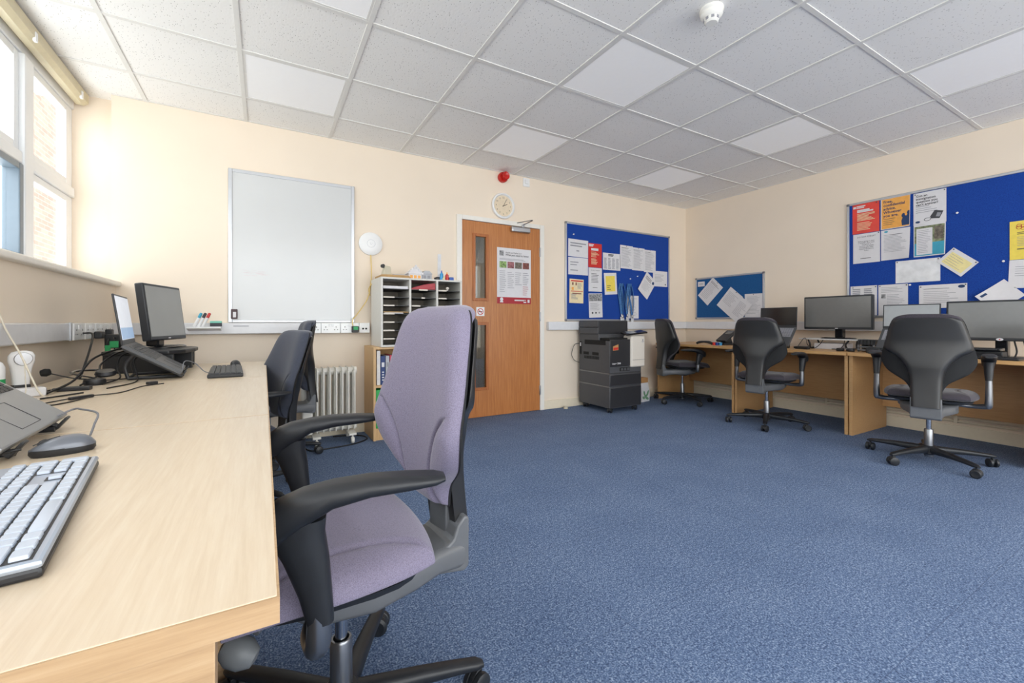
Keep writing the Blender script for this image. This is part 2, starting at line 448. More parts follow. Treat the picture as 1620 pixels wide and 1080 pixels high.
# ------------------------------------------------------------------ window
win = bpy.data.objects.new('window_1', None); C.objects.link(win); win['kind'] = 'structure'; win.location = (0, 0, 0)
bays = [(3.41, YB + .11), (2.41, 3.30), (1.41, 2.30), (.41, 1.30), (-.59, .30), (-1.59, -.70)]
bm = B()
box(bm, XW - .08, XW, YN, YB + .11, 1.236, 1.285, bev=.006); box(bm, XW - .08, XW, YN, YB + .11, 2.40, 2.46, bev=.006)
for (a, c) in bays: box(bm, XW - .09, XW + .012, a - .11, a, 1.285, 2.40, bev=.01)
for (a, c) in bays: box(bm, XW - .08, XW + .004, a, c, 1.80, 1.868, bev=.008)
obj('window_frame', bm, 'upvc', win)
for i, (a, c) in enumerate(bays):
    for j, (z0, z1) in enumerate(((1.285, 1.80), (1.868, 2.40))):
        bm = B(); w = .055; e = .0
        if i == 1 and j == 0: w, e = .045, .018
        far = .1 if i == 0 else w
        box(bm, XW - .06, XW - .01 + e, a, a + w, z0, z1, bev=.006); box(bm, XW - .06, XW - .01 + e, c - far, c, z0, z1, bev=.006)
        box(bm, XW - .06, XW - .01 + e, a + w, c - far, z0, z0 + w * .8, bev=.006); box(bm, XW - .06, XW - .01 + e, a + w, c - far, z1 - w * .8, z1, bev=.006)
        sh = obj('window_sash', bm, 'grey_upvc' if (i == 1 and j == 0) else 'upvc', win)
        obj('pane', bx(XW - .045, XW - .04, a + w, c - far, z0 + w * .8, z1 - w * .8), 'glass', sh)
bm = B(); prism(bm, [(-1.1, 2.43), (-1.06, 2.425), (-1.035, 2.445), (-1.035, 2.50), (-1.1, 2.50)], -1.8, 3.985, 'xz')
rail = obj('blind_rail', bm, 'blind'); tag(rail, 'cream metal blind head rail along the top of the window', 'blind rail')
for y in (3.2, 3.86):
    obj('clip', bx(-1.045, -1.03, y - .012, y + .012, 2.425, 2.475, bev=.003), 'white', rail)
# brick house seen through the far panes
hb = thing('brick_house', 'sunlit red brick building outside the far window pane', 'building', (0, 0, 0))
obj('wall', bx(-3.4, -3.1, 9.4, 16, -1, 6), 'brick', hb)
bm = B(); prism(bm, [(-7.0, 6), (-2.9, 6), (-5.0, 8.2)], 9.1, 16.2, 'xz'); obj('roof', bm, 'brick', hb)
obj('wall', bx(-7, -3.1, 9.2, 9.4, -1, 6), 'brick', hb)

# ------------------------------------------------------------------ door
dr = bpy.data.objects.new('door_1', None); C.objects.link(dr); dr['kind'] = 'structure'
bm = B()
box(bm, 1.632, DX0 + .002, YB - .022, YB + .1, 0, DZ + .045, bev=.004); box(bm, DX1 - .002, 2.66, YB - .022, YB + .1, 0, DZ + .045, bev=.004)
box(bm, DX0 + .002, DX1 - .002, YB - .022, YB + .1, DZ, DZ + .045, bev=.004)
obj('door_frame', bm, 'white_gloss', dr)
GX = (1.815, 1.968); GZ = ((1.185, 1.835), (.285, .945))
bm = B(); y0, y1 = YB - .012, YB + .032; xa, xb = DX0 + .004, DX1 - .004
box(bm, xa, GX[0], y0, y1, .004, DZ - .004); box(bm, GX[1], xb, y0, y1, .004, DZ - .004)
box(bm, GX[0], GX[1], y0, y1, .004, GZ[1][0]); box(bm, GX[0], GX[1], y0, y1, GZ[1][1], GZ[0][0]); box(bm, GX[0], GX[1], y0, y1, GZ[0][1], DZ - .004)
leaf = obj('door_leaf', bm, 'door', dr)
for z0, z1 in GZ:
    bm = B(); yb0 = y0 - .008
    box(bm, GX[0] - .012, GX[0] + .018, yb0, y0 + .02, z0 - .014, z1 + .014, bev=.003); box(bm, GX[1] - .018, GX[1] + .012, yb0, y0 + .02, z0 - .014, z1 + .014, bev=.003)
    box(bm, GX[0] + .018, GX[1] - .018, yb0, y0 + .02, z0 - .014, z0 + .016, bev=.003); box(bm, GX[0] + .018, GX[1] - .018, yb0, y0 + .02, z1 - .016, z1 + .014, bev=.003)
    gb = obj('glazing_bead', bm, 'door_bead', dr)
    obj('pane', bx(GX[0] + .018, GX[1] - .018, y0 + .018, y0 + .024, z0 + .016, z1 - .016), 'doorglass', gb)
    bm = B()
    for k in range(1, 7): 
        x = GX[0] + .018 + k * (GX[1] - GX[0] - .036) / 7; box(bm, x - .0006, x + .0006, y0 + .0165, y0 + .0178, z0 + .016, z1 - .016)
    obj('glass_wire', bm, 'ink_light', gb)
for z in (.22, 1.02, 1.72):
    h = obj('hinge', bx(DX1 - .012, DX1 + .004, y0 - .014, y0 + .002, z - .05, z + .05, bev=.002), 'silver', dr)
dc = thing('door_closer', 'silver overhead closer with folded arm at the top of the wooden door', 'door closer', (2.345, y0, 1.93))
obj('closer_body', bx(-.115, .115, -.05, 0, -.028, .028, bev=.012, seg=3), 'silver', dc)
bm = B(); lathe(bm, [(.0, 0), (.016, 0), (.016, .03), (0, .03)], 14, Matrix.Translation((.03, -.028, .024))); obj('spindle', bm, 'chrome', dc)
bm = B(); tube(bm, [(.03, -.028, .055), (.078, -.14, .085)], .008, 8, flat=.5); tube(bm, [(.078, -.14, .09), (-.03, -.012, .075)], .006, 8, flat=.6)
obj('closer_arm', bm, 'gun', dc)
sg = obj('no_smoking_sign', bx(-.045, .045, -.002, 0, -.045, .045), 'white'); sg.location = (1.888, y0 - .0002, 1.065)
tag(sg, 'small square no smoking sign between the two glazed slots of the door', 'sign')
bm = B()
for k in range(32):
    pass
t = bmesh.new(); seg = 32
ri = [t.verts.new((.026 * math.cos(2 * PI * k / seg), -.0028, .026 * math.sin(2 * PI * k / seg))) for k in range(seg)]
ro = [t.verts.new((.034 * math.cos(2 * PI * k / seg), -.0028, .034 * math.sin(2 * PI * k / seg))) for k in range(seg)]
for k in range(seg): t.faces.new([ri[k], ri[(k + 1) % seg], ro[(k + 1) % seg], ro[k]])
merge(bm, t)
box(bm, -.03, .03, -.003, -.0026, -.0035, .0035, mx=Matrix.Rotation(R(45), 4, 'Y'))
obj('red_ring', bm, 'red', sg)
bm = B(); box(bm, -.021, .012, -.0025, -.0021, -.004, .004); box(bm, .013, .02, -.0025, -.0021, -.004, .004); obj('cigarette', bm, 'ink', sg)

# ------------------------------------------------------------------ paper helper
def sheet_bm(w, h, zf, nx=8, ny=10, th=.0007, x0=0, x1=1, y0=0, y1=1, lift=0):
    t = bmesh.new(); G = []
    for lay in (0, 1):
        L_ = []
        for j in range(ny + 1):
            for i in range(nx + 1):
                fx = x0 + (x1 - x0) * i / nx; fy = y0 + (y1 - y0) * j / ny
                L_.append(t.verts.new(((fx - .5) * w, (fy - .5) * h, zf(fx, fy) + lift + lay * th)))
        G.append(L_)
    W = nx + 1
    for j in range(ny):
        for i in range(nx):
            k = j * W + i
            t.faces.new([G[1][k], G[1][k + 1], G[1][k + 1 + W], G[1][k + W]]); t.faces.new([G[0][k], G[0][k + W], G[0][k + 1 + W], G[0][k + 1]])
    bd = [i for i in range(W)] + [j * W + nx for j in range(1, ny + 1)] + [ny * W + i for i in range(nx - 1, -1, -1)] + [j * W for j in range(ny - 1, 0, -1)]
    for a, c in zip(bd, bd[1:] + bd[:1]): t.faces.new([G[0][a], G[0][c], G[1][c], G[1][a]])
    return t

def paper(wall, u, v_, w, h, ang, label, m='paper', name='pinned_notice', group=None, cat='paper', out=.016, curl=0, cc=(1, 0), content=(), pins=()):
    """cc: the corner (fx, fy) that curls off the board by `curl` metres"""
    def zf(fx, fy):
        if not curl: return 0
        d = max(0, 1 - math.hypot((fx - cc[0]) * 1.0, (fy - cc[1]) * .8))
        return curl * d * d
    o = obj(name, sheet_bm(w, h, zf), m); o.matrix_world = wall_mx(wall, u, v_, out, ang); tag(o, label, cat, group)
    rnd = random.Random(hash((round(u, 3), round(v_, 3))))
    for ii, it in enumerate(content):
        kind = it[0]; up = .0003 * ii
        if kind == 'rect':
            _, x0, y0, x1, y1, mm_, nm = it
            obj(nm, sheet_bm(w, h, zf, 6, 6, .0003, x0, x1, y0, y1, .0008 + up), mm_, o)
        elif kind == 'lines':
            _, x0, y0, x1, y1, n, mm_, th = it
            bm = B()
            for k in range(n):
                y = y1 - (y1 - y0) * (k + .5) / n; xe = x0 + (x1 - x0) * rnd.uniform(.6, 1)
                merge(bm, sheet_bm(w, h, zf, 5, 1, .0003, x0, xe, y - th / h / 2, y + th / h / 2, .0012 + up))
            obj('print_lines', bm, mm_, o)
        elif kind == 'cols':
            _, x0, y0, x1, y1, n, rows, mm_ = it
            bm = B()
            for c in range(n):
                a = x0 + (x1 - x0) * c / n; bq = a + (x1 - x0) / n * .72
                for k in range(rows):
                    y = y1 - (y1 - y0) * (k + .5) / rows
                    merge(bm, sheet_bm(w, h, zf, 1, 1, .0003, a, bq - rnd.uniform(0, .04), y - .3 * (y1 - y0) / rows, y + .25 * (y1 - y0) / rows, .0012))
            obj('print_columns', bm, mm_, o)
        elif kind == 'text':
            _, s, fx, fy, size, mm_, al = it[:7]
            bold = it[7] if len(it) > 7 else 0
            tm = text_bm(s, size, Matrix.Translation(((fx - .5) * w, (fy - .5) * h, 0)), al, bold)
            for q in tm.verts: q.co.z = zf(q.co.x / w + .5, q.co.y / h + .5) + .0018 + up
            obj('lettering', tm, mm_, o)
        elif kind == 'disc':
            _, fx, fy, r, mm_, nm, asp = it
            bm = B(); lathe(bm, [(r, 0), (r, .0004), (0, .0004)], 20, Matrix.Translation(((fx - .5) * w, (fy - .5) * h, zf(fx, fy) + .0012 + up)) @ Matrix.Diagonal((1, asp, 1, 1)))
            obj(nm, bm, mm_, o)
        elif kind == 'poly':
            _, pts, mm_, nm = it
            bm = B(); f = [bm.verts.new(((x - .5) * w, (y - .5) * h, zf(x, y) + .0016 + up)) for x, y in pts]; bm.faces.new(f); obj(nm, bm, mm_, o)
        elif kind == 'ring':
            _, fx, fy, r, wd, mm_, nm, asp = it
            pts = [((fx - .5) * w + r * math.cos(2 * PI * k / 20), (fy - .5) * h + r * asp * math.sin(2 * PI * k / 20), .0015) for k in range(21)]
            obj(nm, tb(pts, wd, 5), mm_, o)
    for fx, fy in pins:
        bm = B(); lathe(bm, [(.0045, 0), (.005, .003), (.003, .005), (0, .0055)], 10, Matrix.Translation(((fx - .5) * w, (fy - .5) * h, zf(fx, fy) + .0012)))
        obj('drawing_pin', bm, 'ink', o)
    return o

def pin(wall, u, v_, label, group):
    o = obj('push_pin', lt([(.004, 0), (.0035, .008), (.008, .012), (.008, .016), (0, .018)], 12), 'white'); o.matrix_world = wall_mx(wall, u, v_, .0142)
    tag(o, label, 'pin', group)

# poster on the door
o = paper('B', 2.283, 1.442, .412, .58, 0, 'white workplace poster with red foot strip stuck on the wooden door', 'paper', 'door_poster', None, 'poster', .0135, content=[
    ('rect', 0, 0, 1, .115, 'crimson', 'red_strip'),
    ('text', 'Health and Safety Law', .24, .905, .022, 'ink', 'LEFT'),
    ('text', 'What you need to know', .24, .86, .0285, 'ink', 'LEFT', .012),
    ('rect', .07, .855, .19, .945, 'photo_grey', 'crest'),
    ('lines', .07, .775, .93, .815, 2, 'ink_light', .004),
    ('rect', .07, .64, .27, .755, 'photo_a', 'photo_print'), ('rect', .30, .64, .49, .755, 'photo_b', 'photo_print'),
    ('rect', .52, .64, .72, .755, 'photo_c', 'photo_print'), ('rect', .75, .64, .94, .755, 'photo_d', 'photo_print'),
    ('lines', .07, .2, .26, .6, 11, 'ink_light', .005), ('lines', .3, .27, .49, .58, 9, 'ink_light', .005),
    ('lines', .52, .33, .72, .58, 7, 'ink_light', .005), ('lines', .75, .34, .93, .58, 7, 'ink_light', .005),
    ('lines', .75, .15, .93, .33, 5, 'crimson', .004),
    ('disc', .125, .075, .019, 'paper', 'round_logo', 1), ('rect', .08, .02, .17, .042, 'paper', 'logo_base'),
    ('lines', .5, .05, .86, .075, 2, 'paper', .006), ('rect', .77, .02, .85, .042, 'paper', 'logo_block'), ('rect', .89, .025, .95, .08, 'paper', 'logo_block')])

# ------------------------------------------------------------------ whiteboard and wall things on the back wall
wb = thing('whiteboard', 'large blank whiteboard in a thin silver frame on the back wall', 'whiteboard', (.2215, YB, .955))
obj('board_surface', bx(-.445, .445, -.014, -.001, .012, 1.163), 'whiteboard', wb)
bm = B()
box(bm, -.457, -.43, -.02, -.0005, 0, 1.175, bev=.003); box(bm, .43, .457, -.02, -.0005, 0, 1.175, bev=.003)
box(bm, -.43, .43, -.02, -.0005, 0, .02, bev=.003); box(bm, -.43, .43, -.02, -.0005, 1.15, 1.175, bev=.003)
obj('board_frame', bm, 'alu', wb)
bm = B()
for k in range(22):
    x = -.37 + random.random() * .16; z = .36 + random.random() * .05
    box(bm, x, x + .03 + random.random() * .03, -.0145, -.0139, z, z + .0012)
obj('pen_smudge', bm, mat('faint_pen_smudge', (206, 192, 194), .3), wb)
st = obj('magnetic_timer', bx(-.021, .021, -.014, 0, -.037, .037, bev=.004), mat('dark_maroon', (66, 40, 44), .4)); st.location = (-.195, YB - .0205, 1.02)
tag(st, 'small dark red gadget stuck at the lower left corner of the whiteboard', 'timer')
bm = B(); box(bm, -.008, .012, -.0165, -.0135, -.026, .016); obj('display', bm, 'paper', st)

ap = thing('wifi_access_point', 'white round wireless access point on the wall right of the whiteboard', 'access point', (.817, YB, 1.649))
MXB = ROT_BACK
obj('housing', lt([(.092, 0), (.102, .008), (.1, .018), (.08, .028), (.04, .032), (0, .033)], 40, MXB), 'white', ap)
bm = B(); tube(bm, [(.034 * math.cos(2 * PI * k / 28), .034 * math.sin(2 * PI * k / 28), .0325) for k in range(29)], .0012, 5, mx=MXB); obj('indicator_ring', bm, 'alu', ap)
bm = text_bm('U', .03, MXB @ Matrix.Translation((0, -.01, .0335)), 'CENTER'); obj('logo', bm, 'alu', ap)
o = obj('network_cable', tb([(.817, 3.905, 1.552), (.82, 3.9, 1.35), (.79, 3.9, 1.17), (.70, 3.88, 1.03), (.655, 3.86, .97), (.67, 3.85, .90), (.71, 3.855, .885)], .0042, 8, 6), 'cable_yellow')
tag(o, 'pale yellow cable hanging from the round access point to the wall socket', 'cable')
o = obj('network_cable', tb([(.81, 3.9, 1.19), (.80, 3.9, 1.255), (.84, 3.82, 1.318), (.93, 3.78, 1.334)], .0035, 8, 6), 'cable_yellow')
tag(o, 'thin yellow cable looping onto the top of the pigeonhole unit', 'cable')

def dtrunk(name, label, x0, x1):
    o = obj(name, bx(x0, x1, YB - .05, YB, .875, .968, bev=.006), 'trunk'); tag(o, label, 'trunking'); return o
tr = obj('cable_trunking', bx(XL + .05, .80, YB - .05, YB, .868, .952, bev=.006), 'trunk')
tag(tr, 'white dado trunking along the back wall under the whiteboard', 'trunking')
def socket(parent, x, y, z, rz, kind='double', label=None):
    mx = Matrix.Translation((x, y, z)) @ Matrix.Rotation(rz, 4, 'Z')
    w = .073 if kind == 'double' else .043
    o = obj('socket_plate', bx(-w, w, -.009, 0, -.043, .043, bev=.003, mx=mx), 'socket', parent, label=label)
    if kind == 'double':
        bm = B()
        for s in (-1, 1):
            cx = s * .04
            box(bm, cx - .003, cx + .003, -.0095, -.0085, .004, .013, mx=mx)
            for t_ in (-.011, .011): box(bm, cx + t_ - .004, cx + t_ + .004, -.0095, -.0085, -.017, -.012, mx=mx)
        obj('pin_holes', bm, 'hole', o)
        bm = B()
        for s in (-1, 1): box(bm, s * .012 - .008, s * .012 + .008, -.013, -.008, .012, .034, bev=.002, mx=mx)
        obj('rocker_switch', bm, 'white', o)
    else:
        bm = B(); box(bm, -.02, -.004, -.0095, -.0085, -.014, .0, mx=mx); box(bm, .006, .022, -.0095, -.0085, -.014, 0, mx=mx); obj('data_port', bm, 'hole', o)
    return o
for k, x in enumerate((.335, .485, .635)): socket(tr, x, YB - .05, .909, 0)
socket(tr, .755, YB - .05, .909, 0, 'data')
ttl = bx(-.20, -.10, YB - .0508, YB - .0496, .925, .931); obj('printed_label', ttl, 'ink_light', tr)
t2 = obj('cable_trunking', bx(2.70, XR - .051, YB - .05, YB, .872, .965, bev=.006), 'trunk'); tag(t2, 'white dado trunking on the back wall between the door and the corner', 'trunking')
t3 = obj('cable_trunking', bx(XR - .05, XR, YN + .01, YB, .872, .965, bev=.006), 'trunk'); tag(t3, 'white dado trunking along the right wall behind the desks', 'trunking')
for y in (2.83, 2.1, 1.62): socket(t3, XR - .05, y, .918, -PI / 2)
t4 = obj('cable_trunking', bx(XL, XL + .05, YN + .01, YB, .866, .953, bev=.006), 'trunk'); tag(t4, 'white dado trunking below the window along the left wall', 'trunking')
for y in (3.03, 3.19, 3.35, 3.5): socket(t4, XL + .05, y, .908, PI / 2)
obj('joint_cover', bx(XL + .046, XL + .054, 2.93, 2.945, .864, .955), 'alu', t4)
gp = thing('plug_adaptor', 'black and green plug adaptor in the last socket under the yellow cable', 'plug', (.675, YB - .0594, .9))
obj('plug_body', bx(-.028, .028, -.035, 0, -.03, .025, bev=.006), 'black', gp); obj('plug_face', bx(-.017, .02, -.037, -.033, -.008, .02, bev=.001), 'green', gp)

# wall clock
ck = thing('wall_clock', 'round white wall clock with cream dial above the wooden door', 'clock', (2.149, YB, 2.163))
obj('rim', lt([(.128, 0), (.134, .012), (.13, .03), (.118, .034), (.108, .024), (.106, .014)], 48, MXB, cap=False), 'white', ck)
fc = obj('dial', lt([(.108, .012), (.108, .02), (0, .02)], 40, MXB), 'face', ck)
bm = B()
for n in range(1, 13):
    a = R(90 - 30 * n); t = text_bm(str(n), .024, MXB @ Matrix.Translation((.084 * math.cos(a), .084 * math.sin(a) - .008, .0206)), 'CENTER'); merge(bm, t)
obj('numerals', bm, 'num', fc)
def hand(deg, L, w):
    return bx(-.012, L, -w, w, .0215, .0225, mx=MXB @ Matrix.Rotation(R(deg), 4, 'Z'))
obj('hour_hand', hand(24, .05, .003), 'num', ck); obj('minute_hand', hand(62, .078, .002), 'num', ck)
fa = thing('fire_alarm_sounder', 'round red fire alarm sounder on the wall above the clock', 'alarm', (2.142, YB, 2.455))
obj('sounder_base', lt([(.05, 0), (.052, .01), (.052, .04), (.045, .05), (0, .05)], 28, MXB), 'red', fa)
obj('sounder_horn', lt([(.03, .05), (.034, .08), (.04, .095), (.034, .10), (.012, .09), (0, .09)], 28, MXB), 'red', fa)
bs = thing('wall_sensor', 'small white square call unit on the wall right of the red alarm', 'sensor', (2.436, YB, 2.455))
obj('back_plate', bx(-.04, .04, -.012, 0, -.045, .045, bev=.003), 'white', bs); obj('button', bx(-.022, .022, -.03, -.01, -.018, .026, bev=.004), 'white', bs)

# smoke detector
sd = thing('smoke_detector', 'white round smoke detector on the ceiling', 'smoke detector', (1.935, 1.36, ZC))
obj('detector_base', lt([(.055, 0), (.057, -.012), (.05, -.018), (.05, -.02)], 32), 'detector', sd)
obj('detector_head', lt([(.05, -.018), (.052, -.03), (.046, -.04), (.036, -.046), (.034, -.062), (.026, -.07), (0, -.07)], 32), 'detector', sd)
bm = B()
for k in range(8):
    a = k * PI / 4; box(bm, .033, .0365, -.007, .007, -.06, -.047, mx=Matrix.Rotation(a, 4, 'Z'))
obj('vent_slots', bm, 'ink_light', sd)

# ceiling lights
for (ix, iy, lab) in ((-.12, 2.91, 'white light panel in the ceiling above the whiteboard'), (-.12, 1.71, 'white light panel cut off by the top edge of the photo'),
                 (1.68, 1.71, 'large white light panel in the ceiling nearest the smoke detector'), (1.68, 2.91, 'white light panel in the ceiling in front of the door'),
                 (3.48, .51, 'white light panel in the ceiling nearest the large pinboard at the right edge'), (3.48, 1.71, 'white light panel in the ceiling above the desk with the open laptop'),
                 (3.48, 2.91, 'farthest white light panel in the ceiling, near the far corner')):
    cl = thing('ceiling_light', lab, 'ceiling light', (ix + .3, iy + .3, ZC), 0, 'flush light panels in the ceiling')
    bm = B()
    for a in ((-.288, .288, -.288, -.275), (-.288, .288, .275, .288), (-.288, -.275, -.275, .275), (.275, .288, -.275, .275)): box(bm, *a, -.004, .003)
    obj('panel_frame', bm, 'grid', cl); obj('diffuser', bx(-.275, .275, -.275, .275, -.002, .004), 'panel_led', cl)

# ------------------------------------------------------------------ pen tray
pt = obj('pen_tray', None or (lambda b_: (prism(b_, [(-.0, 0), (-.085, .018), (-.085, .03), (-.075, .03), (-.073, .022), (0, .008)], -.1, .1, 'yz'), b_)[1])(B()), 'white')
pt.location = (-.375, YB - .0505, .895); tag(pt, 'white pen tray sticking out of the trunking left of the whiteboard', 'tray')
pens = [('white marker pen with green cap leaning at the left of the pen tray', 'teal', -.435, .04), ('white marker pen leaning in the middle of the pen tray', 'ink', -.41, .04), ('white and red marker pen leaning nearest the eraser in the pen tray', 'red', -.385, .03)]
for lab, capm, x, lean in pens:
    p = thing('marker_pen', lab, 'pen', (x, YB - .112, .9215), 0, 'marker pens in the tray')
    mx = Matrix.Rotation(R(24), 4, 'Y')
    obj('barrel', lt([(.009, .004), (.0095, .01), (.0095, .075), (0, .076)], 12, mx), 'white', p); obj('cap', lt([(.0098, .074), (.0098, .105), (.006, .112), (0, .112)], 12, mx), capm, p)
er = thing('board_eraser', 'dark board eraser with pale green top on the pen tray', 'eraser', (-.305, YB - .09, .92))
obj('felt_pad', bx(-.035, .035, -.02, .02, 0, .024), 'ink', er); obj('grip', bx(-.036, .036, -.021, .021, .024, .04, bev=.004), mat('mint_plastic', (130, 205, 185), .5), er)
er.location.z = .9265

# ------------------------------------------------------------------ pin boards and papers
def pinboard(wall, u0, u1, z0, z1, label, felt):
    t = thing('pinboard', label, 'pinboard', (0, 0, 0)); t.matrix_world = wall_mx(wall, (u0 + u1) / 2, z0)
    w = (u1 - u0) / 2; h = z1 - z0
    obj('felt_panel', bx(-w + .008, w - .008, .008, h - .008, .001, .0135), felt, t)
    bm = B()
    box(bm, -w, -w + .022, 0, h, .0, .02, bev=.004); box(bm, w - .022, w, 0, h, 0, .02, bev=.004)
    box(bm, -w + .022, w - .022, 0, .022, 0, .02, bev=.004); box(bm, -w + .022, w - .022, h - .022, h, 0, .02, bev=.004)
    obj('board_frame', bm, 'alu', t)
    bm = B()
    for sx in (-1, 1):
        for y in (0.012, h - .012): box(bm, sx * (w - .011) - .013, sx * (w - .011) + .013, y - .013, y + .013, 0.001, .023, bev=.006)
    obj('corner_caps', bm, 'gun', t)
    return t
pinboard('B', 2.95, 4.675, .972, 2.10, 'wide blue pinboard with silver frame on the back wall above the copier', 'felt')
pinboard('R', -3.755, -2.84, 1.0, 1.545, 'small blue pinboard on the right wall nearest the far corner', 'felt2')
pinboard('R', -2.03, -.2, 1.0, 2.122, 'large blue pinboard on the right wall above the monitors', 'felt')

gb_ = 'notices on the back wall pinboard'
HL = lambda s, x=.1, y=.8, z=.022, al='LEFT': ('text', s, x, y, z, 'ink', al)
paper('B', 3.134, 1.808, .289, .201, -1, 'white landscape notice at the top left of the back pinboard', group=gb_, content=[('lines', .1, .55, .9, .85, 2, 'ink_light', .014), ('lines', .4, .3, .6, .4, 1, 'ink_light', .012)], out=.017)
paper('B', 3.134, 1.602, .286, .198, 0, 'white landscape notice second from the top at the left of the back pinboard', group=gb_, content=[('lines', .1, .5, .6, .8, 2, 'ink_light', .01), ('lines', .1, .2, .7, .32, 1, 'ink_light', .01)])
paper('B', 3.387, 1.745, .205, .282, 0, 'red poster with white print on the back pinboard', 'redp', group=gb_, cat='poster', content=[('lines', .04, .86, .42, .97, 2, 'paper', .012), ('lines', .2, .7, .85, .8, 2, 'paper', .014), ('lines', .2, .42, .8, .66, 5, 'cream', .005), ('lines', .2, .12, .7, .38, 6, 'cream', .005)])
paper('B', 3.389, 1.460, .204, .28, 0, 'white notice of centred lines directly below the red poster on the back pinboard', group=gb_, content=[('text', 'DO NOT FORGET', .5, .87, .017, 'ink', 'CENTER'), ('lines', .2, .36, .85, .78, 7, 'ink', .005), ('lines', .3, .14, .7, .2, 1, 'ink', .005)])
paper('B', 3.648, 1.690, .281, .203, 0, 'white landscape sheet printed with grey columns on the back pinboard', group=gb_, content=[('lines', .3, .8, .7, .95, 2, 'ink', .01), ('cols', .06, .06, .98, .72, 4, 9, 'ink_light')])
o = paper('B', 3.630, 1.424, .2, .26, 4, 'white sheet with a yellow panel on the back pinboard', group=gb_, content=[('rect', .12, .14, .86, .86, 'yellow', 'yellow_panel'), ('lines', .2, .2, .5, .45, 3, 'ink', .007)])
paper('B', 3.109, 1.315, .204, .275, -1, 'cream and orange leaflet at the lower left of the back pinboard', 'cream', group=gb_, content=[('rect', .1, .9, .95, .95, 'redp', 'red_band'), ('rect', .1, .48, .95, .51, 'redp', 'red_band'), ('rect', .18, .75, .28, .86, 'photo_d', 'picture'), ('rect', .42, .74, .5, .86, 'photo_d', 'picture'), ('rect', .15, .54, .3, .66, 'orange', 'picture'), ('lines', .55, .6, .9, .85, 5, 'ink_light', .005), ('lines', .12, .15, .6, .42, 6, 'ink_light', .005), ('lines', .2, .36, .9, .44, 1, 'photo_d', .012)])
paper('B', 3.395, 1.156, .206, .285, 2, 'white leaflet with a grey photograph across its top, lowest on the back pinboard', group=gb_, content=[('rect', .03, .68, .97, .97, 'photo_grey', 'photo_print'), ('lines', .1, .3, .9, .62, 9, 'ink_light', .003), ('disc', .25, .2, .012, 'ink', 'badge', 1), ('disc', .5, .2, .012, 'ink', 'badge', 1), ('disc', .75, .2, .012, 'ink_light', 'badge', 1)])
for k, lab in enumerate(('leftmost of three white typed sheets side by side on the back pinboard', 'middle of three white typed sheets side by side on the back pinboard', 'rightmost of three white typed sheets side by side on the back pinboard')):
    paper('B', 3.89 + .204 * k, 1.765 - .012 * k, .212, .285, -1 + k * .3, lab, group=gb_, out=.016 + .0022 * k, content=[('lines', .1, .08, .9, .92, 18, 'ink_light', .0035), ('lines', .1, .86, .7, .93, 1, 'ink', .005)], pins=[(.5, .97)])
paper('B', 4.495, 1.525, .27, .2, 0, 'white landscape sheet at the right edge of the back pinboard behind the tilted sheet', group=gb_, content=[('lines', .12, .3, .8, .8, 6, 'ink_light', .004), ('disc', .85, .14, .01, 'ink', 'round_logo', 1)])
paper('B', 4.245, 1.427, .216, .285, -37, 'white sheet pinned at a steep tilt at the right of the back pinboard', group=gb_, out=.02, curl=.012, cc=(0, 0), content=[('lines', .12, .7, .75, .88, 3, 'ink', .006), ('lines', .12, .2, .85, .65, 9, 'ink_light', .002), ('disc', .82, .82, .02, 'navyprint', 'round_logo', 1)])
paper('B', 4.0, 1.148, .2, .285, 0, 'white sheet hanging half behind the lanyards on the back pinboard', group=gb_, content=[('lines', .2, .1, .9, .9, 12, 'ink_light', .004)])
for (x, z, lab) in ((3.06, 1.962, 'white pin at the upper left of the back pinboard'), (4.072, 1.536, 'right-hand white pin in the middle of the back pinboard'), (3.948, 1.498, 'left-hand white pin in the middle of the back pinboard')):
    pin('B', x, z, lab, 'loose pins on the back pinboard')
# lanyards
for k, (x0, sp, sw, lab) in enumerate(((3.785, .03, .012, 'leftmost patterned blue lanyard hanging on the back pinboard'), (3.82, .035, -.01, 'second patterned blue lanyard from the left on the back pinboard'),
                                     (3.915, .03, -.03, 'third patterned blue lanyard from the left on the back pinboard'), (3.945, .035, .02, 'rightmost patterned blue lanyard hanging on the back pinboard'))):
    ly = thing('lanyard', lab, 'lanyard', (x0, YB - .022 - .004 * k, 1.435), 0, 'blue lanyards on the back pinboard')
    zb = -.38 - .012 * (k % 2)
    obj('strap', tb([(-.004, 0, 0), (-sp, -.004, -.12), (-sp * .6 + sw, -.006, -.27), (sw, -.006, zb), (sw + sp * .7, -.008, -.25), (sp, -.006, -.1), (.004, 0, 0)], .013, 8, 5, flat=.25), 'lan', ly)
    bm = B(); box(bm, sw - .012, sw + .012, -.016, -.004, zb - .035, zb + .005, bev=.003); obj('clip', bm, 'chrome', ly)
    bm = B(); box(bm, sw - .022, sw + .022, -.012, -.009, zb - .085, zb - .03, bev=.001); obj('card_holder', bm, 'sleeve', ly)

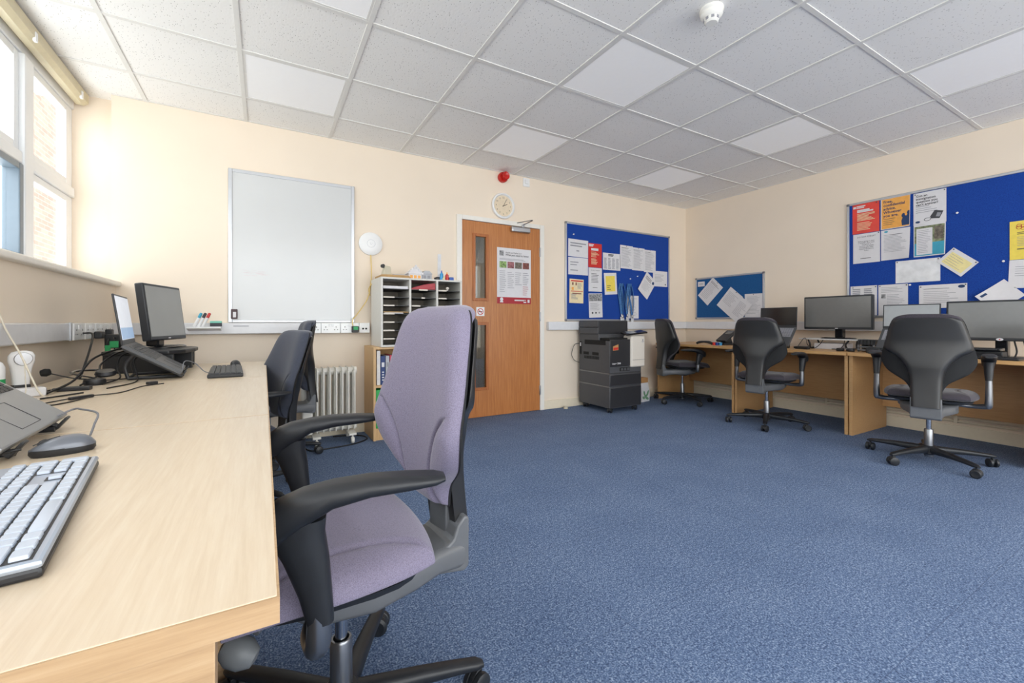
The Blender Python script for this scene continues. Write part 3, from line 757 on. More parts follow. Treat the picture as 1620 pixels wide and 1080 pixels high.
gs = 'papers on the small pinboard'
paper('R', -3.666, 1.462, .1, .064, 0, 'small white card at the top left of the small pinboard', group=gs, content=[('lines', .15, .3, .85, .7, 2, 'ink_light', .005)])
paper('R', -3.535, 1.356, .2, .31, -45, 'tilted white sheet at the left of the small pinboard', group=gs, out=.018, content=[('lines', .1, .1, .9, .9, 14, 'ink_light', .003), ('lines', .1, .8, .9, .9, 2, 'ink', .004)], pins=[(.5, .97)])
paper('R', -3.265, 1.219, .21, .29, -41, 'tilted white sheet in the middle of the small pinboard', group=gs, out=.022, content=[('lines', .12, .3, .9, .85, 10, 'ink_light', .003)], pins=[(.5, .97)])
paper('R', -3.13, 1.105, .17, .28, -38, 'lower tilted white sheet hanging below the bottom rail of the small pinboard', group=gs, out=.026, curl=.01, cc=(.5, 0), content=[('lines', .12, .2, .9, .85, 12, 'ink_light', .003)])
paper('R', -2.967, 1.155, .213, .28, 0, 'upright white sheet at the right edge of the small pinboard', group=gs, content=[('lines', .12, .15, .9, .9, 14, 'ink_light', .003)], pins=[(.5, .97)])

gl = 'notices on the large pinboard'
paper('R', -1.876, 1.958, .212, .285, 0, 'glossy red poster with white print at the top left of the large pinboard', 'redp2', group=gl, cat='poster', content=[('rect', .03, .86, .14, .93, 'paper', 'logo_block'), ('lines', .16, .85, .55, .95, 2, 'paper', .01), ('lines', .18, .71, .85, .81, 2, 'paper', .013), ('lines', .18, .42, .85, .68, 7, 'cream', .005), ('lines', .18, .1, .85, .38, 6, 'cream', .005)], pins=[(.9, .96)])
o = paper('R', -1.653, 1.961, .212, .285, 0, 'orange poster with dark blue silhouettes on the large pinboard', 'paper', group=gl, cat='poster', curl=.014, content=[('rect', .03, .02, .985, .98, 'orange', 'orange_panel'),
    ('text', 'Free,\nconfidential\nadvice.\nWhoever\nyou are.', .09, .85, .034, 'navyprint', 'LEFT', .02), ('lines', .09, .12, .6, .36, 4, 'photo_c', .004),
    ('poly', [(.74, .05), (.72, .2), (.76, .3), (.72, .34), (.73, .4), (.78, .44), (.83, .42), (.84, .36), (.88, .34), (.92, .38), (.90, .44), (.93, .5), (.985, .5), (.985, .05)], 'navyprint', 'silhouette')])
paper('R', -1.419, 1.953, .213, .285, 0, 'white poster with a grey telephone picture on the large pinboard', group=gl, cat='poster', content=[
    ('text', 'Got an\nimmigration\nquestion you\ncan\'t answer?', .08, .87, .027, 'ink', 'LEFT', .02), ('lines', .08, .36, .75, .6, 4, 'ink_light', .004),
    ('poly', [(.52, .22), (.66, .4), (.92, .34), (.8, .13), (.55, .16)], 'ink', 'telephone'), ('poly', [(.69, .2), (.74, .32), (.86, .29), (.8, .18)], 'ink_light', 'telephone_screen'),
    ('ring', .44, .15, .022, .0018, 'ink', 'telephone_cord', .55), ('disc', .14, .1, .016, 'navyprint', 'round_logo', .6)], pins=[(.06, .96), (.95, .96)])
paper('R', -1.871, 1.669, .212, .283, 0, 'white notice of centred text headed DO NOT FORGET on the large pinboard', group=gl, content=[
    ('text', 'DO NOT FORGET', .5, .87, .018, 'ink', 'CENTER'), ('text', 'Before giving a client\na voucher they must\ncomplete a\n\'consent\' to enable\ndemographic data\nmake a mandatory\ntoday', .5, .72, .0155, 'ink', 'CENTER'), ('lines', .28, .13, .75, .19, 1, 'ink', .005)], pins=[(.95, .97)])
paper('R', -1.652, 1.672, .21, .28, 0, 'white typed letter with curling corner in the second row of the large pinboard', group=gl, curl=.035, content=[('disc', .18, .94, .014, 'teal', 'round_logo', .6), ('lines', .1, .25, .9, .85, 13, 'ink_light', .003), ('lines', .3, .8, .8, .85, 1, 'ink', .004)])
paper('R', -1.420, 1.673, .208, .28, 0, 'leaflet with street photograph and turquoise block on the large pinboard', group=gl, curl=.02, content=[('rect', .03, .42, .97, .95, 'photo', 'photo_print'), ('rect', .03, .03, .97, .42, 'teal', 'turquoise_block'), ('rect', .66, .5, .93, .9, 'photo_c', 'photo_figure'), ('rect', .09, .06, .6, .88, 'paper', 'text_column'), ('lines', .13, .1, .56, .84, 14, 'ink_light', .003)])
paper('R', -1.500, 1.412, .3, .2, 0, 'shiny plastic sleeve holding a sheet in the middle of the large pinboard', 'sleeve', 'plastic_sleeve', gl, 'sleeve', pins=[(.04, .95), (.96, .95)])
paper('R', -1.246, 1.459, .204, .150, -44, 'white card tilted like a diamond with a pale yellow table on the large pinboard', group=gl, out=.019, content=[('rect', .1, .12, .9, .8, 'yellowpale', 'yellow_table'), ('lines', .14, .16, .86, .76, 5, 'ink_light', .002)], pins=[(.06, .93), (.94, .93)])
paper('R', -1.893, 1.166, .212, .283, 0, 'white sheet of two columns at the bottom left of the large pinboard', group=gl, content=[('cols', .08, .2, .95, .92, 2, 12, 'ink_light')], pins=[(.1, .95), (.95, .95)])
paper('R', -1.670, 1.160, .215, .29, 0, 'white typed sheet second from the left along the bottom of the large pinboard', group=gl, content=[('lines', .1, .74, .85, .93, 4, 'ink_light', .003), ('rect', .1, .57, .25, .7, 'photo_grey', 'picture'), ('lines', .3, .3, .9, .7, 8, 'ink_light', .003)], pins=[(.06, .96), (.95, .96)])
paper('R', -1.338, 1.180, .3, .2, 0, 'white landscape notice with oval blue logo along the bottom of the large pinboard', group=gl, content=[('disc', .89, .88, .021, 'navyprint', 'oval_logo', .62), ('lines', .1, .2, .92, .75, 7, 'ink_light', .003), ('lines', .1, .8, .7, .86, 1, 'ink', .003)], pins=[(.04, .93), (.97, .95)])
paper('R', -.85, 1.585, .212, .295, 0, 'yellow poster with looped logo at the right end of the large pinboard', 'yellow', group=gl, cat='poster', content=[('ring', .23, .83, .014, .0016, 'crimson', 'looped_logo', .9), ('ring', .33, .86, .012, .0016, 'crimson', 'looped_logo', .9), ('ring', .33, .80, .012, .0016, 'crimson', 'looped_logo', .9), ('ring', .23, .88, .012, .0016, 'crimson', 'looped_logo', .9), ('lines', .18, .64, .9, .72, 2, 'ink', .004), ('lines', .18, .34, .9, .6, 6, 'ink_light', .003), ('lines', .18, .24, .9, .3, 1, 'ink', .006)])
paper('R', -.855, 1.325, .212, .215, -2, 'white sheet below the yellow poster on the large pinboard', group=gl, content=[('lines', .15, .4, .9, .8, 5, 'ink_light', .003)])
o = paper('R', -1.007, 1.165, .2, .17, 40, 'folded white sheet with curled top behind the rightmost monitor on the large pinboard', group=gl, curl=.03, cc=(0, 1), content=[('rect', .1, .8, .3, .9, 'navyprint', 'printed_block')])
for (u, z, lab) in ((-1.244, 1.867, 'white pin alone in the bare upper part of the large pinboard'), (-.986, 1.433, 'white pin left of the lower white sheet on the large pinboard'), (-1.546, 1.291, 'white pin above the bottom row of the large pinboard')):
    pin('R', u, z, lab, 'loose pins on the large pinboard')

# ------------------------------------------------------------------ desks
ZD = .70
def desk(label, x0, x1, y0, y1, front, top, edge, panel, group, inset=.05):
    """front: +1 when the user's edge is the x1 side, -1 when it is x0"""
    t = thing('desk', label, 'desk', ((x0 + x1) / 2, (y0 + y1) / 2, 0), 0, group)
    hx = (x1 - x0) / 2; hy = (y1 - y0) / 2 - .001
    tp = obj('desktop', bx(-hx + .002, hx - .002, -hy + .002, hy - .002, ZD - .025, ZD, bev=.0015), top, t)
    bm = B(); e0 = ZD - .025; e1 = ZD - .0008
    for s in (-1, 1):
        box(bm, -hx, hx, s * hy - .0018, s * hy + .0018 if s < 0 else s * hy, e0, e1) if s > 0 else box(bm, -hx, hx, -hy, -hy + .003, e0, e1)
    xf = hx if front > 0 else -hx
    box(bm, min(xf, xf - front * .003), max(xf, xf - front * .003), -hy + .003, hy - .003, e0, e1)
    obj('edge_band', bm, edge, tp)
    px0, px1 = (-hx, hx - inset) if front > 0 else (-hx + inset, hx)
    for s in (-1, 1):
        yc = s * (hy - .014)
        obj('end_panel', bx(px0, px1, yc - .0125, yc + .0125, .0, ZD - .025, bev=.001), panel, t)
    xm = -hx + .08 if front > 0 else hx - .08
    obj('modesty_panel', bx(xm - .009, xm + .009, -hy + .028, hy - .028, .2, ZD - .025), panel, t)
    return t
gld = 'desks under the window'
desk('light beech desk nearest the camera, under the silver keyboard', -.80, .013, .455, 1.372, 1, 'desk', 'desk_edge', 'desk_edge', gld)
desk('light beech desk under the window, middle one of the row', -.80, .013, 1.372, 2.338, 1, 'desk', 'desk_edge', 'desk_edge', gld)
desk('light beech desk at the far end of the window row under the upright monitor', -.80, .013, 2.338, 3.275, 1, 'desk', 'desk_edge', 'desk_edge', gld)
grd = 'desks along the right wall'
desk('warm beech desk nearest the far corner, with the desk phone on it', 4.27, 4.965, 2.757, 3.78, -1, 'rdesk', 'rdesk', 'rpanel', grd, .03)
desk('warm beech desk with the black laptop and the flat monitor on a shelf', 4.27, 4.965, 1.735, 2.753, -1, 'rdesk', 'rdesk', 'rpanel', grd, .03)
desk('warm beech desk at the right edge, under the nearest monitor', 4.27, 4.965, .70, 1.731, -1, 'rdesk', 'rdesk', 'rpanel', grd, .03)

# ------------------------------------------------------------------ office chairs
def table(pts):
    P = cr([(a, b_, 0) for a, b_ in pts], 8)
    def f(z):
        if z <= P[0].x: return P[0].y
        for p, q in zip(P, P[1:]):
            if z <= q.x:
                return p.y + (q.y - p.y) * (z - p.x) / max(1e-9, q.x - p.x)
        return P[-1].y
    return f
HW = table([(.49, .072), (.52, .082), (.555, .105), (.585, .145), (.62, .19), (.66, .216), (.70, .226), (.75, .22), (.84, .198), (.92, .18), (.965, .162), (.985, .142), (.996, .112), (1.0, .085)])
HS = table([(.40, .074), (.50, .076), (.57, .080), (.62, .088), (.66, .104), (.70, .130), (.735, .165), (.76, .205), (.79, .212), (.84, .2), (.92, .178), (.95, .168), (.965, .155), (.972, .135)])
XC = table([(.40, -.212), (.5, -.2), (.6, -.193), (.7, -.195), (.8, -.203), (.9, -.214), (1.0, -.228)])
WR = table([(.40, .0), (.5, .01), (.6, .04), (.7, .05), (.8, .04), (.9, .03), (1.0, .02)])
GRV = table([(.49, .062), (.55, .072), (.62, .09), (.68, .122), (.73, .17), (.755, .215)])
def smooth01(t): t = max(0, min(1, t)); return t * t * (3 - 2 * t)
TC = .046
def back_layer(z0, z1, hw, front, rear, nu=84, nv=100):
    """closed slab between front(y,z,u,v) and rear(y,z,u,v)"""
    t = bmesh.new(); G = [[], []]
    for j in range(nv + 1):
        v_ = j / nv; z = z0 + (z1 - z0) * v_; h = hw(z)
        for i in range(nu + 1):
            u = -1 + 2 * i / nu; y = h * u
            G[0].append(t.verts.new((front(y, z, u, v_), y, z))); G[1].append(t.verts.new((rear(y, z, u, v_), y, z)))
    W = nu + 1
    for j in range(nv):
        for i in range(nu):
            k = j * W + i
            t.faces.new([G[0][k], G[0][k + 1], G[0][k + 1 + W], G[0][k + W]]); t.faces.new([G[1][k], G[1][k + W], G[1][k + 1 + W], G[1][k + 1]])
    bd = list(range(W)) + [j * W + nu for j in range(1, nv + 1)] + [nv * W + i for i in range(nu - 1, -1, -1)] + [j * W for j in range(nv - 1, 0, -1)]
    for a, c in zip(bd, bd[1:] + bd[:1]): t.faces.new([G[0][a], G[1][a], G[1][c], G[0][c]])
    bmesh.ops.recalc_face_normals(t, faces=t.faces[:])
    return t
def xm(y, z): return XC(z) - TC + WR(z) * (y / .22) ** 2
def roll(z): return .028 * smooth01((z - .94) / .04)
def cush_front(y, z, u, v_):
    e = max(0, 1 - abs(u) ** 7) ** .5 * max(0, 1 - abs(2 * v_ - 1) ** 14) ** .5
    g = 0
    if .49 < z < .755:
        d = (abs(y) - GRV(z)); g = .016 * math.exp(-(d / .0065) ** 2) * smooth01((.755 - z) / .03)
        if abs(y) > GRV(z): g -= .008 * smooth01((abs(y) - GRV(z)) / .04) * smooth01((.74 - z) / .05)
    return xm(y, z) + .006 + TC * e - g * e
def cush_rear(y, z, u, v_): return xm(y, z) - roll(z) * max(0, 1 - abs(u) ** 8) ** .5
def shell_rear(y, z, u, v_):
    e = max(0, 1 - abs(u) ** 10) ** .5
    return xm(y, z) - .012 - (.016 + .03 * smooth01((.84 - z) / .2)) * e
def make_back(fab, root, yaw):
    mx = Matrix.Rotation(yaw, 4, 'Z')
    c = back_layer(.49, 1.0, HW, cush_front, cush_rear); c.transform(mx)
    o = obj('backrest_cushion', c, fab, root, 60)
    hw2 = lambda z: HW(z) * 1.012
    c = back_layer(.487, .985, hw2, lambda y, z, u, v_: xm(y, z) + .004, lambda y, z, u, v_: xm(y, z) - .010 * max(0, 1 - abs(u) ** 8) ** .5, 24, 50); c.transform(mx)
    obj('backrest_cover', c, 'cover', root, 50)
    c = back_layer(.40, .972, HS, lambda y, z, u, v_: xm(y, z) - .009, shell_rear, 24, 50); c.transform(mx)
    obj('backrest_shell', c, 'shell', root, 50)

def make_seat(fab):
    t = bmesh.new(); n = 60; G = [[], []]; a, b_ = .212, .238; k = .22
    for j in range(n + 1):
        for i in range(n + 1):
            u = -1 + 2 * i / n; v_ = -1 + 2 * j / n
            u2, v2 = math.sin(u * PI / 2), math.sin(v_ * PI / 2)
            x = a * u2 * math.sqrt(1 - k * v2 * v2) + .03; y = b_ * v2 * math.sqrt(1 - k * u2 * u2) * (1 + .05 * u2)
            e = max(0, 1 - max(abs(u2), abs(v2)) ** 5) ** .5
            drop = .022 * max(0, (x - .08) / .17) ** 2 - .012 * max(0, (-x - .08) / .14) ** 2
            groove = .009 * math.exp(-((abs(y) - .135 - .12 * x * x / .05) / .006) ** 2) * smooth01((x + .16) / .04)
            zt = .447 + (.043 - groove) * e - drop + .012 * (v2 * v2) * e; zb = .447 - .016 * e - drop
            G[0].append(t.verts.new((x, y, zt))); G[1].append(t.verts.new((x, y, zb)))
    W = n + 1
    for j in range(n):
        for i in range(n):
            q = j * W + i
            t.faces.new([G[0][q], G[0][q + 1], G[0][q + 1 + W], G[0][q + W]]); t.faces.new([G[1][q], G[1][q + W], G[1][q + 1 + W], G[1][q + 1]])
    bmesh.ops.remove_doubles(t, verts=t.verts[:], dist=1e-6); bmesh.ops.recalc_face_normals(t, faces=t.faces[:])
    return t
def rrect(cx, cy, hx, hy, n=16, p=3.2):
    out = []
    for k in range(n):
        a = 2 * PI * (k + .5) / n; c, s = math.cos(a), math.sin(a)
        out.append((cx + hx * math.copysign(abs(c) ** (2 / p), c), cy + hy * math.copysign(abs(s) ** (2 / p), s)))
    return out
def make_castor():
    bm = B()
    for s in (-1, 1): lathe(bm, [(.0, -.009), (.02, -.011), (.0275, -.006), (.0275, .006), (.02, .010), (0, .010)], 20, Matrix.Translation((0, s * .016, .0275)) @ Matrix.Rotation(R(90), 4, 'X'))
    prism(bm, [(-.026, .03), (-.02, .046), (-.004, .058), (.014, .058), (.014, .03), (.0, .024)], -.007, .007, 'xz', .002)
    lathe(bm, [(.006, .05), (.006, .072)], 10)
    return bm
def make_leg(L=.325):
    rings = []
    for x, zc, hz, hy in ((.02, .083, .026, .026), (.08, .084, .022, .024), (.18, .083, .017, .021), (.27, .078, .013, .019), (L, .073, .011, .018), (L + .018, .07, .006, .010)):
        rings.append([(x, y, z) for y, z in rrect(0, zc, hy, hz, 12, 2.8)])
    bm = B(); loft(bm, rings); return bm
def office_chair(label, x, y, heading, fab, base_deg, seat_yaw=0, back_yaw=0, lift=0, arm_dz=0, lever=True, group='office chairs', arms=((0, 0), (0, 0)), recline=0, slv=.45):
    rz = R(heading); t = thing('office_chair', label, 'chair', (x, y, 0), rz, group)
    bm = B(); lathe(bm, [(0, .05), (.03, .05), (.046, .06), (.046, .10), (.034, .112), (0, .112)], 20); obj('base_hub', bm, 'chairblack', t)
    for k in range(5):
        a = R(base_deg) - rz + k * 2 * PI / 5; lm = make_leg(); lm.transform(Matrix.Rotation(a, 4, 'Z')); lg = obj('base_leg', lm, 'chairblack', t, 45)
        cm = make_castor(); cm.transform(Matrix.Translation((.326 * math.cos(a), .326 * math.sin(a), 0)) @ Matrix.Rotation(a + 1.1 * k + .5, 4, 'Z')); obj('castor', cm, 'chairblack', lg)
    zt = .36 + lift
    bm = B(); lathe(bm, [(0, .035), (.023, .035), (.0245, .05), (.0245, .218), (.022, .223), (.018, .223), (.017, .212), (.0, .212)], 28); col = obj('gas_column', bm, 'gun', t)
    obj('piston', lt([(.014, .2), (.014, zt)], 20), 'chrome', col)
    sy = Matrix.Translation((0, 0, lift)) @ Matrix.Rotation(seat_yaw, 4, 'Z')
    s = make_seat(fab); s.transform(sy); obj('seat', s, fab, t, 60)
    bm = B(); loft(bm, [[(a_ + .027, b_, .405) for a_, b_ in rrect(0, 0, .15, .17, 24, 3.5)], [(a_ + .027, b_, .418) for a_, b_ in rrect(0, 0, .185, .21, 24, 3.5)], [(a_ + .027, b_, .432) for a_, b_ in rrect(0, 0, .19, .215, 24, 3.5)]]); bm.transform(sy)
    obj('seat_pan', bm, 'chairblack', t)
    bm = B(); loft(bm, [[(xx, a_, b_) for a_, b_ in rrect(0, (z0 + z1) / 2, hw, (z1 - z0) / 2, 20, 5)] for xx, z0, z1, hw in ((.15, .385, .412, .10), (.08, .345, .412, .14), (-.04, .332, .41, .145), (-.14, .338, .405, .125), (-.21, .334, .398, .09), (-.285, .322, .40, .0755))])
    prism(bm, [(-.2, .335), (-.284, .32), (-.298, .332), (-.298, .455), (-.284, .462), (-.264, .44), (-.252, .408), (-.235, .396), (-.2, .396)], -.075, .075, 'xz', .006)
    bm.transform(Matrix.Translation((0, 0, lift)) @ Matrix.Rotation((seat_yaw + back_yaw) / 2, 4, 'Z')); mech = obj('tilt_mechanism', bm, 'chairgrey', t)
    bm = B(); loft(bm, [[(.17, a_, b_) for a_, b_ in rrect(0, .40, .05, .016, 14)], [(.1, a_, b_) for a_, b_ in rrect(0, .375, .085, .042, 14)], [(0, a_, b_) for a_, b_ in rrect(0, .365, .09, .05, 14)], [(-.1, a_, b_) for a_, b_ in rrect(0, .37, .08, .04, 14)]])
    bm.transform(sy); obj('mechanism_housing', bm, 'chairgrey', mech)
    bm = B(); back_root = bpy.data.objects.new('backrest', None)
    bm.free(); bpy.data.objects.remove(back_root)
    mkx = Matrix.Translation((0, 0, lift)) @ Matrix.Rotation(back_yaw, 4, 'Z') @ Matrix.Translation((-.28, 0, .42)) @ Matrix.Rotation(R(-recline), 4, 'Y') @ Matrix.Translation((.28, 0, -.42))
    for nm, b_, mm_, an in back_parts(fab): b_.transform(mkx); obj(nm, b_, mm_, t, an)
    bm = B(); box(bm, -.266, -.25, -.045, .045, .40, .50, bev=.004); tube(bm, [(-.246, -.05, .50), (-.246, .05, .50)], .016, 12); bm.transform(mkx); obj('back_height_lever', bm, 'chairgrey', t)
    for s_ in (1, -1):
        adx, ayw = arms[0 if s_ > 0 else 1]; amx = Matrix.Translation((adx, s_ * .278, 0)) @ Matrix.Rotation(R(ayw), 4, 'Z') @ Matrix.Translation((0, -s_ * .278, 0))
        ya = s_ * .278; dz = lift + arm_dz
        bm = B()
        rr = []
        for xx, z0, z1, hy in ((.114, .60, .632, .02), (.107, .588, .65, .028), (.085, .588, .664, .032), (.05, .614, .677, .035), (0, .643, .684, .036), (-.06, .655, .687, .035), (-.12, .658, .685, .033), (-.17, .662, .681, .029), (-.188, .666, .677, .018)):
            rr.append([(xx, ya + a_, b_ + dz) for a_, b_ in rrect(0, (z0 + z1) / 2, hy, (z1 - z0) / 2, 16, 2.8)])
        loft(bm, rr)
        rr = []
        for z0_, xa, xb_, hy in ((.45, .0, .042, .017), (.50, .003, .055, .02), (.56, .008, .078, .023), (.60, .014, .098, .026), (.628, .012, .104, .028)):
            z = .628 - (.628 - z0_) * (.628 - slv) / .178
            rr.append([(a_, ya + b_, z + dz) for a_, b_ in rrect((xa + xb_) / 2, 0, (xb_ - xa) / 2, hy, 16, 3)])
        loft(bm, rr); bm.transform(amx @ Matrix.Rotation(0, 4, 'Z')); arm = obj('armrest', bm, 'chairblack', t, 45)
        bm = B(); tube(bm, [(.02, s_ * .09, .398 + lift), (.045, s_ * .2, .392 + lift), (.03, ya - s_ * .012, .40 + lift), (.024, ya, .425 + lift), (.026, ya, slv + .06 + dz)], [.013, .016, .02, .021, .017], 12, 6, flat=.9)
        bm.transform(amx); obj('arm_bar', bm, 'gun', arm)
    if lever:
        bm = B(); tube(bm, [(.12, .06, .385 + lift), (.17, .12, .37 + lift)], .008, 8); lathe(bm, [(0, -.034), (.016, -.03), (.026, -.012), (.027, .01), (.018, .028), (0, .033)], 20, Matrix.Translation((.195, .15, .362 + lift)) @ Matrix.Rotation(R(62), 4, 'Y') @ Matrix.Rotation(R(20), 4, 'X'))
        bm.transform(Matrix.Rotation(seat_yaw, 4, 'Z')); obj('tension_knob', bm, 'knob', t)
    return t
def back_parts(fab):
    yield 'backrest_cushion', back_layer(.49, 1.0, HW, cush_front, cush_rear), fab, 60
    yield 'backrest_cover', back_layer(.487, .985, lambda z: HW(z) * 1.012, lambda y, z, u, v_: xm(y, z) + .004, lambda y, z, u, v_: xm(y, z) - .010 * max(0, 1 - abs(u) ** 8) ** .5, 24, 50), 'cover', 50
    yield 'backrest_shell', back_layer(.40, .972, HS, lambda y, z, u, v_: xm(y, z) - .009, shell_rear, 24, 50), 'shell', 50
gc = 'swivel office chairs'
office_chair('large purple-grey fabric office chair in the foreground at the nearest desk', .156, 1.066, 180, 'purple', -10, 0, R(8), group=gc, arms=((.052, -12), (.04, -6)))
office_chair('dark charcoal office chair tucked under the far window desk', -.15, 2.74, 200, 'navy', 25, lift=-.085, recline=9, lever=False, group=gc)
office_chair('dark office chair half hidden behind another at the end of the window desks', .03, 3.5, 184, 'navy', -14, lift=-.03, lever=False, group=gc)
office_chair('dark office chair seen from the side at the desk with the phone', 4.38, 3.47, -20, 'char', 37, arm_dz=-.03, slv=.50, group=gc)
office_chair('dark office chair seen from behind at the desk with the black laptop', 4.09, 2.30, 10, 'char', 63, arm_dz=.01, slv=.51, group=gc)
office_chair('dark office chair seen from behind at the right edge, nearest the right wall desks', 3.97, 1.13, 13, 'char', 20, arm_dz=.06, lift=.01, slv=.51, group=gc)

# ------------------------------------------------------------------ laptops on risers
def laptop(label, rlabel, x, y, rz, tilt, lean, body, scr, key, front_x=.1, scr_h=.222, width=.36, band=None, z=ZD):
    T = R(tilt); c, s_ = math.cos(T), math.sin(T)
    mx = Matrix(((-c, 0, s_, front_x), (0, -1, 0, 0), (s_, 0, c, .022), (0, 0, 0, 1)))
    ri = thing('laptop_riser', rlabel, 'laptop stand', (x, y, z), rz, 'laptop risers')
    bm = B(); L = .235; w = width / 2
    for sy in (-1, 1): box(bm, -.012, L, sy * w * .7 - .012, sy * w * .7 + .012, -.016, -.0145 + .008, bev=.002, mx=mx)
    box(bm, .05, .09, -w * .7, w * .7, -.0155, -.008, mx=mx); box(bm, .17, .2, -w * .7, w * .7, -.0155, -.008, mx=mx)
    for sy in (-1, 1): box(bm, -.012, -.006, sy * w * .7 - .012, sy * w * .7 + .012, -.014, .018, bev=.002, mx=mx)
    obj('riser_plate', bm, 'black', ri)
    xb = front_x - c * .2; zb_ = .02 + s_ * .2
    bm = B()
    for sy in (-1, 1):
        tube(bm, [(xb, sy * w * .6, zb_ - .016), (xb - .03, sy * w * .6, zb_ * .5), (xb - .02, sy * w * .6, .008)], .007, 8, 4)
        tube(bm, [(xb - .02, sy * w * .6, .008), (front_x + .0, sy * w * .6, .008)], .007, 8)
    tube(bm, [(xb - .02, -w * .6, .008), (xb - .02, w * .6, .008)], .006, 8)
    obj('riser_legs', bm, 'black', ri)
    t = thing('laptop', label, 'laptop', (x, y, z), rz, 'laptops')
    obj('base', bx(0, .24, -w, w, -.006, .010, bev=.004, mx=mx), body, t)
    bm = B()
    for r_ in range(6):
        for k in range(15):
            y0 = -w + .018 + k * (2 * w - .036) / 15; box(bm, .112 + r_ * .0185, .112 + r_ * .0185 + .0155, y0, y0 + (2 * w - .036) / 15 - .003, .0095, .0122, mx=mx)
    obj('keys', bm, key, t)
    bm = B(); tube(bm, [(.018, -.05, .0104), (.018, .05, .0104), (.088, .05, .0104), (.088, -.05, .0104), (.018, -.05, .0104)], .0006, 4, mx=mx); obj('touchpad', bm, 'keydark', t)
    hx, hz = front_x - c * .237 + s_ * .008, .022 + s_ * .237 + c * .008
    le = R(lean)
    ms = Matrix(((0, -math.sin(le), math.cos(le), hx), (1, 0, 0, 0), (0, math.cos(le), math.sin(le), hz), (0, 0, 0, 1)))
    lid = obj('lid', bx(-w, w, .0, scr_h, -.008, 0, bev=.003, mx=ms), 'monitor', t)
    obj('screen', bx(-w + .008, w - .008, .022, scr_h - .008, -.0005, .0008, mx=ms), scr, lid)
    if band: obj('screen_band', bx(-w + .009, w - .009, .024, .075, -.0004, .0011, mx=ms), band, lid)
    obj('hinge', (lambda b_: (tube(b_, [(0, -w * .8, 0), (0, w * .8, 0)], .005, 8, mx=Matrix.Translation((hx - .003, 0, hz))), b_)[1])(B()), 'keydark', t)
    return t
laptop('silver laptop at the left edge beside the corded mouse, sloping on a riser', 'black riser under the silver laptop at the left edge', -.515, 1.285, R(3), 38, 14, 'lap_silver', 'screen_grey', 'keydark')
laptop('laptop with bright white screen sloping on a riser below the window', 'black riser under the laptop with the bright screen', -.44, 2.60, R(5), 33, 8, 'lap_dark', 'screen_reflection_glow', 'keygrey', band='screen_band')
laptop('black laptop with dark screen standing open on the right-hand desks', 'black riser under the dark laptop on the right-hand desks', 4.49, 2.44, R(180), 50, 3, 'lap_dark', 'screen_dark', 'ink_light', scr_h=.2)
laptop('laptop with pale grey screen half hidden by the nearest right-hand chair', 'black riser under the laptop half hidden by the chair', 4.49, 1.405, R(180), 48, 3, 'lap_dark', 'screen_grey', 'ink_light', scr_h=.2)  # the pale screen grey is a reflection put into the colour

# ------------------------------------------------------------------ monitors
def monitor(label, x, y, z, rz, w, h, bottom, tilt=0, scr='screen', base=(.13, .22), logo='paper', oval=False):
    t = thing('monitor', label, 'monitor', (x, y, z), rz, 'computer monitors')
    le = R(tilt)
    mx = Matrix(((0, -math.sin(le), math.cos(le), .03), (1, 0, 0, 0), (0, math.cos(le), math.sin(le), bottom), (0, 0, 0, 1)))
    cs = obj('casing', bx(-w / 2, w / 2, 0, h, -.04, 0, bev=.006, mx=mx), 'monitor', t)
    obj('screen', bx(-w / 2 + .014, w / 2 - .014, .022, h - .014, -.001, .0012, mx=mx), scr, cs)
    bm = B()
    if oval: lathe(bm, [(.018, 0), (.018, .002), (0, .002)], 20, mx @ Matrix.Translation((0, .011, 0)) @ Matrix.Diagonal((1, .55, 1, 1)))
    else: box(bm, -.012, .012, .007, .013, 0, .0008, mx=mx)
    obj('brand_badge', bm, logo, cs)
    if oval: obj('badge_dot', lt([(.004, 0), (.004, .0024), (0, .0024)], 12, mx @ Matrix.Translation((0, .011, 0))), 'red', cs)
    bm = B(); box(bm, -.075, -.012, -.032, .032, .01, bottom + h * .4, bev=.006); obj('neck', bm, 'blackgloss', t)
    bm = B(); loft(bm, [[(a, b_, 0.0) for a, b_ in rrect(-.01, 0, base[0], base[1] / 1.0, 24, 3)], [(a, b_, .006) for a, b_ in rrect(-.01, 0, base[0], base[1], 24, 3)], [(a, b_, .012) for a, b_ in rrect(-.01, 0, base[0] * .9, base[1] * .92, 24, 3)]])
    obj('stand_base', bm, 'blackgloss', t)
    return t
# window side
rs = thing('monitor_riser', 'black plastic monitor riser with curved front on the far window desk', 'riser', (-.50, 3.03, ZD), R(-6))
bm = B(); prism(bm, [(-.17, -.22), (.10, -.22), (.15, -.13), (.165, 0), (.15, .13), (.10, .22), (-.17, .22)], .09, .112, 'xy', .006); obj('riser_top', bm, 'black', rs)
for y in (-.2, .0, .2): obj('riser_leg', bx(-.16, .115 if y else .15, y - .012, y + .012, 0, .09, bev=.003), 'black', rs)
obj('riser_back', bx(-.17, -.155, -.2, .2, 0, .09), 'black', rs)
monitor('black square monitor on the riser beside the window, a wall reflection painted on its screen', -.50, 3.16, ZD + .112, R(-16), .39, .315, .045, 7, 'screen_mid', (.1, .12))
